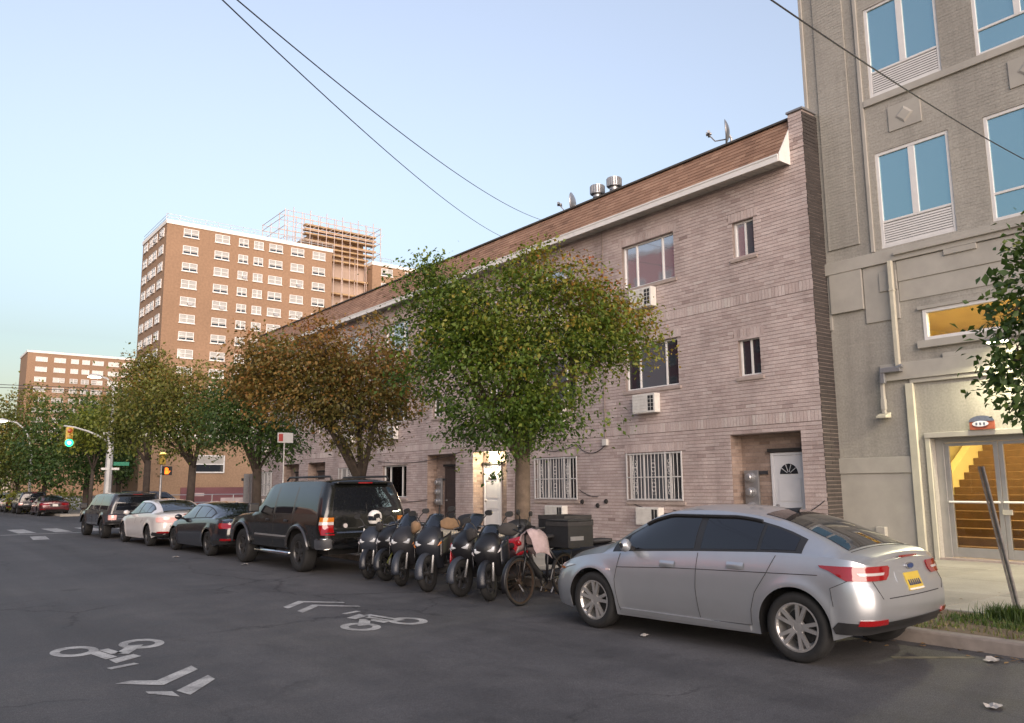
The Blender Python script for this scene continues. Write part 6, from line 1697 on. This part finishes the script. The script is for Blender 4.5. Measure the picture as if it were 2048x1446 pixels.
s4 = scooter('scooter', 'navy scooter with tan hand muffs and a black rear box', 'sc_navy', 'sc_black', .27, True, seed=4, fender='sc_blue', muff='tan_cloth'); place_bike(s4, 11.5, 7.15, 6, 31)
s5 = scooter('scooter', 'black scooter with bright red side panels', 'sc_black', 'sc_red', .32, None, seed=5, fender='sc_blue'); place_bike(s5, 10.68, 7.22, 4, 20)
s6 = scooter('scooter', 'black scooter with dark hand muffs and rear box, next to the bicycle', 'sc_black', 'sc_navy', .20, True, seed=6, fender='sc_navy', muff='strap'); place_bike(s6, 9.97, 7.24, 8, 33)
# helmet resting on the second scooter
h = root('helmet', (8.35, 13.55, .80), 'white helmet resting on the seat of the moped beside the black truck', 'helmet')
m = MB(); m.lathe([(.10, 0), (.135, .06), (.14, .13), (.115, .20), (.06, .245), (0, .255)], (7.55, 14.15, .99), 'z', 18); h.location = (7.55, 14.15, .99); ORG[h.name] = Vector((7.55, 14.15, .99)); part('helmet_shell', m, M['white'], h, smooth=True)
m = MB(); m.lathe([(.137, .06), (.144, .10), (.141, .145)], (7.55, 14.15, .99), 'z', 18, a0=PI * .6, a1=PI * 1.4); part('visor', m, M['screen'], h, smooth=True)
ch = MB(); ch.tube([(7.35, 13.35, .22), (7.42, 13.3, .42), (7.52, 13.28, .68), (7.6, 13.3, .84)], .02, 6); solo('chain_lock', ch, mat('olive_sleeve', (.11, .12, .03), .8, var=.2), (7.35, 13.35, .2), 'olive green sleeved chain lock hanging on the second scooter', 'chain lock')
# bicycle
bk = root('bicycle', (0, 0, 0), 'rusty black delivery bicycle with a pale cloth over its bars, beside the silver car', 'bicycle')
bike_wheel(bk, 1.08, .335, .05, .305, 'front_wheel', 'wire', 'rust'); bike_wheel(bk, 0, .335, .055, .305, 'rear_wheel', 'wire', 'rust')
m = MB()
for p in ([(0, .0, .335), (0, .46, .30)], [(0, .46, .30), (0, .36, .86)], [(0, .36, .78), (0, .90, .82)], [(0, .46, .30), (0, .92, .72)], [(0, .0, .335), (0, .37, .76)], [(0, .89, .86), (0, .93, .70)]): m.tube(p, .02, 8)
part('frame', m, M['sc_black'], bk, local=True, smooth=True)
m = MB()
for sg in (-1, 1): m.tube([(sg * .045, 1.08, .335), (sg * .045, .97, .66), (0, .93, .72)], .014, 6)
part('fork', m, M['sc_black'], bk, local=True, smooth=True)
m = MB(); m.tube([(-.30, .80, 1.06), (-.18, .92, 1.06), (0, .90, .98), (.18, .92, 1.06), (.30, .80, 1.06)], .013, 8); m.tube([(0, .9, .86), (0, .9, .99)], .014, 6); part('handlebar', m, M['black'], bk, local=True, smooth=True)
m = loft(MB(), [((0, .50, .91), .03, .02), ((0, .38, .92), .07, .03), ((0, .26, .93), .10, .035), ((0, .2, .93), .06, .02)], XA, ZA, 14); part('saddle', m, M['seat'], bk, local=True, smooth=True)
m = MB(); m.lathe([(.09, -.01), (.09, .01), (.03, .012)], (.05, .46, .30), 'x', 20); m.tube([(.07, .46, .30), (.08, .52, .15)], .012, 6); m.tube([(-.07, .46, .30), (-.08, .40, .45)], .012, 6); part('crank', m, M['darkrim'], bk, local=True)
m = loft(MB(), [((0, .62, .38), .05, .05), ((0, .80, .56), .055, .06), ((0, .86, .64), .05, .05)], XA, ZA, 12, 4); part('battery', m, M['box'], bk, local=True, smooth=True)
m = MB(); m.tube([(-.09, -.3, .72), (-.09, .28, .72), (.09, .28, .72), (.09, -.3, .72), (-.09, -.3, .72)], .01, 5)
for sg in (-1, 1): m.tube([(sg * .06, 0, .335), (sg * .09, -.1, .72)], .008, 5)
part('rear_rack', m, M['black'], bk, local=True)
rows = []
rr = random.Random(3)
for i in range(14):
    a = math.radians(-20 + 175 * i / 13); rows.append([(.035 * q, 1.08 + .365 * math.cos(a), .335 + .365 * math.sin(a) - .012 * q * q) for q in (-1, -.5, 0, .5, 1)])
m = MB(); m.grid(rows); o = part('mudguard', m, M['sc_black'], bk, local=True, smooth=True); o.modifiers.new('s', 'SOLIDIFY').thickness = .004
m = loft(MB(), [((0, 1.02, .86), .03, .03), ((0, 1.07, .87), .045, .045), ((0, 1.09, .87), .03, .03)], XA, ZA, 12); part('red_lamp', m, M['red_lens'], bk, local=True, smooth=True)
place_bike(bk, 9.30, 7.3, 4, 12, 1.08)
cl = MB(); G = []
for i in range(10):
    t = i / 9; row = []
    for j in range(12):
        u = j / 11 - .5; x = 7.38 + .34 * t + .03 * math.sin(9 * u + 2 * t); yv = 9.28 + u * .42
        z = 1.08 - .9 * (u * u) - .30 * (t - .35) ** 2 - .02 * math.sin(14 * u + 5 * t) - (.10 if abs(u) > .35 else 0); row.append((x, yv, z))
    G.append(row)
cl.grid(G); o = solo('cloth_cover', cl, M['cloth'], (7.5, 9.28, .95), 'pale mauve cloth draped over the bicycle bars', 'cloth', smooth=True); o.modifiers.new('s', 'SOLIDIFY').thickness = .008
# two black delivery boxes on the racks
for i, (x0, x1, y0, y1, z0, z1, lab) in enumerate(((8.05, 8.55, 9.12, 9.62, .77, 1.14, 'black delivery box on the rear rack of the bicycle'), (8.62, 9.2, 9.85, 10.5, .80, 1.20, 'larger open black delivery crate behind the bicycle'))):
    b = root('delivery_box', ((x0 + x1) / 2, (y0 + y1) / 2, z0), lab, 'delivery box', 'black delivery boxes behind the bicycle')
    m = MB(); m.box(x0, x1, y0, y1, z0, z0 + .02); m.box(x0, x0 + .02, y0, y1, z0 + .02, z1); m.box(x1 - .02, x1, y0, y1, z0 + .02, z1); m.box(x0 + .02, x1 - .02, y0, y0 + .02, z0 + .02, z1); m.box(x0 + .02, x1 - .02, y1 - .02, y1, z0 + .02, z1); part('box_body', m, M['box'], b)
    m = MB()
    m.box(x0 - .008, x0 - .001, y0, y1, z1 - .06, z1 + .004); m.box(x0 - .006, x1 + .006, y0 - .008, y0 - .001, z1 - .06, z1 + .004); part('rim_band', m, M['strap'], b)
    if i == 0:
        m = MB(); m.box(x0 - .01, x1 + .01, y0 - .01, y1 + .01, z1 + .006, z1 + .03); part('lid', m, M['box'], b, bev=.01)
    m = MB(); m.box(x0 + .04, x0 + .3, y0 - .006, y0 - .001, z0 + .1, z0 + .16); part('reflective_strip', m, M['grey_metal'], b)
for q_, z_ in ((s1, .93), (s2, .97), (s4, 1.03), (s6, .98)): q_.scale = (z_, z_, z_)
# second delivery moped behind, carrying the crate, tail to the silver car
s7 = scooter('scooter', 'delivery scooter with red side panels, half hidden between bicycle and silver car', 'sc_black', 'sc_red', 0, None, seed=8); s7.location = (8.9, 9.75, 0); s7.rotation_euler = (0, math.radians(4), math.radians(35))
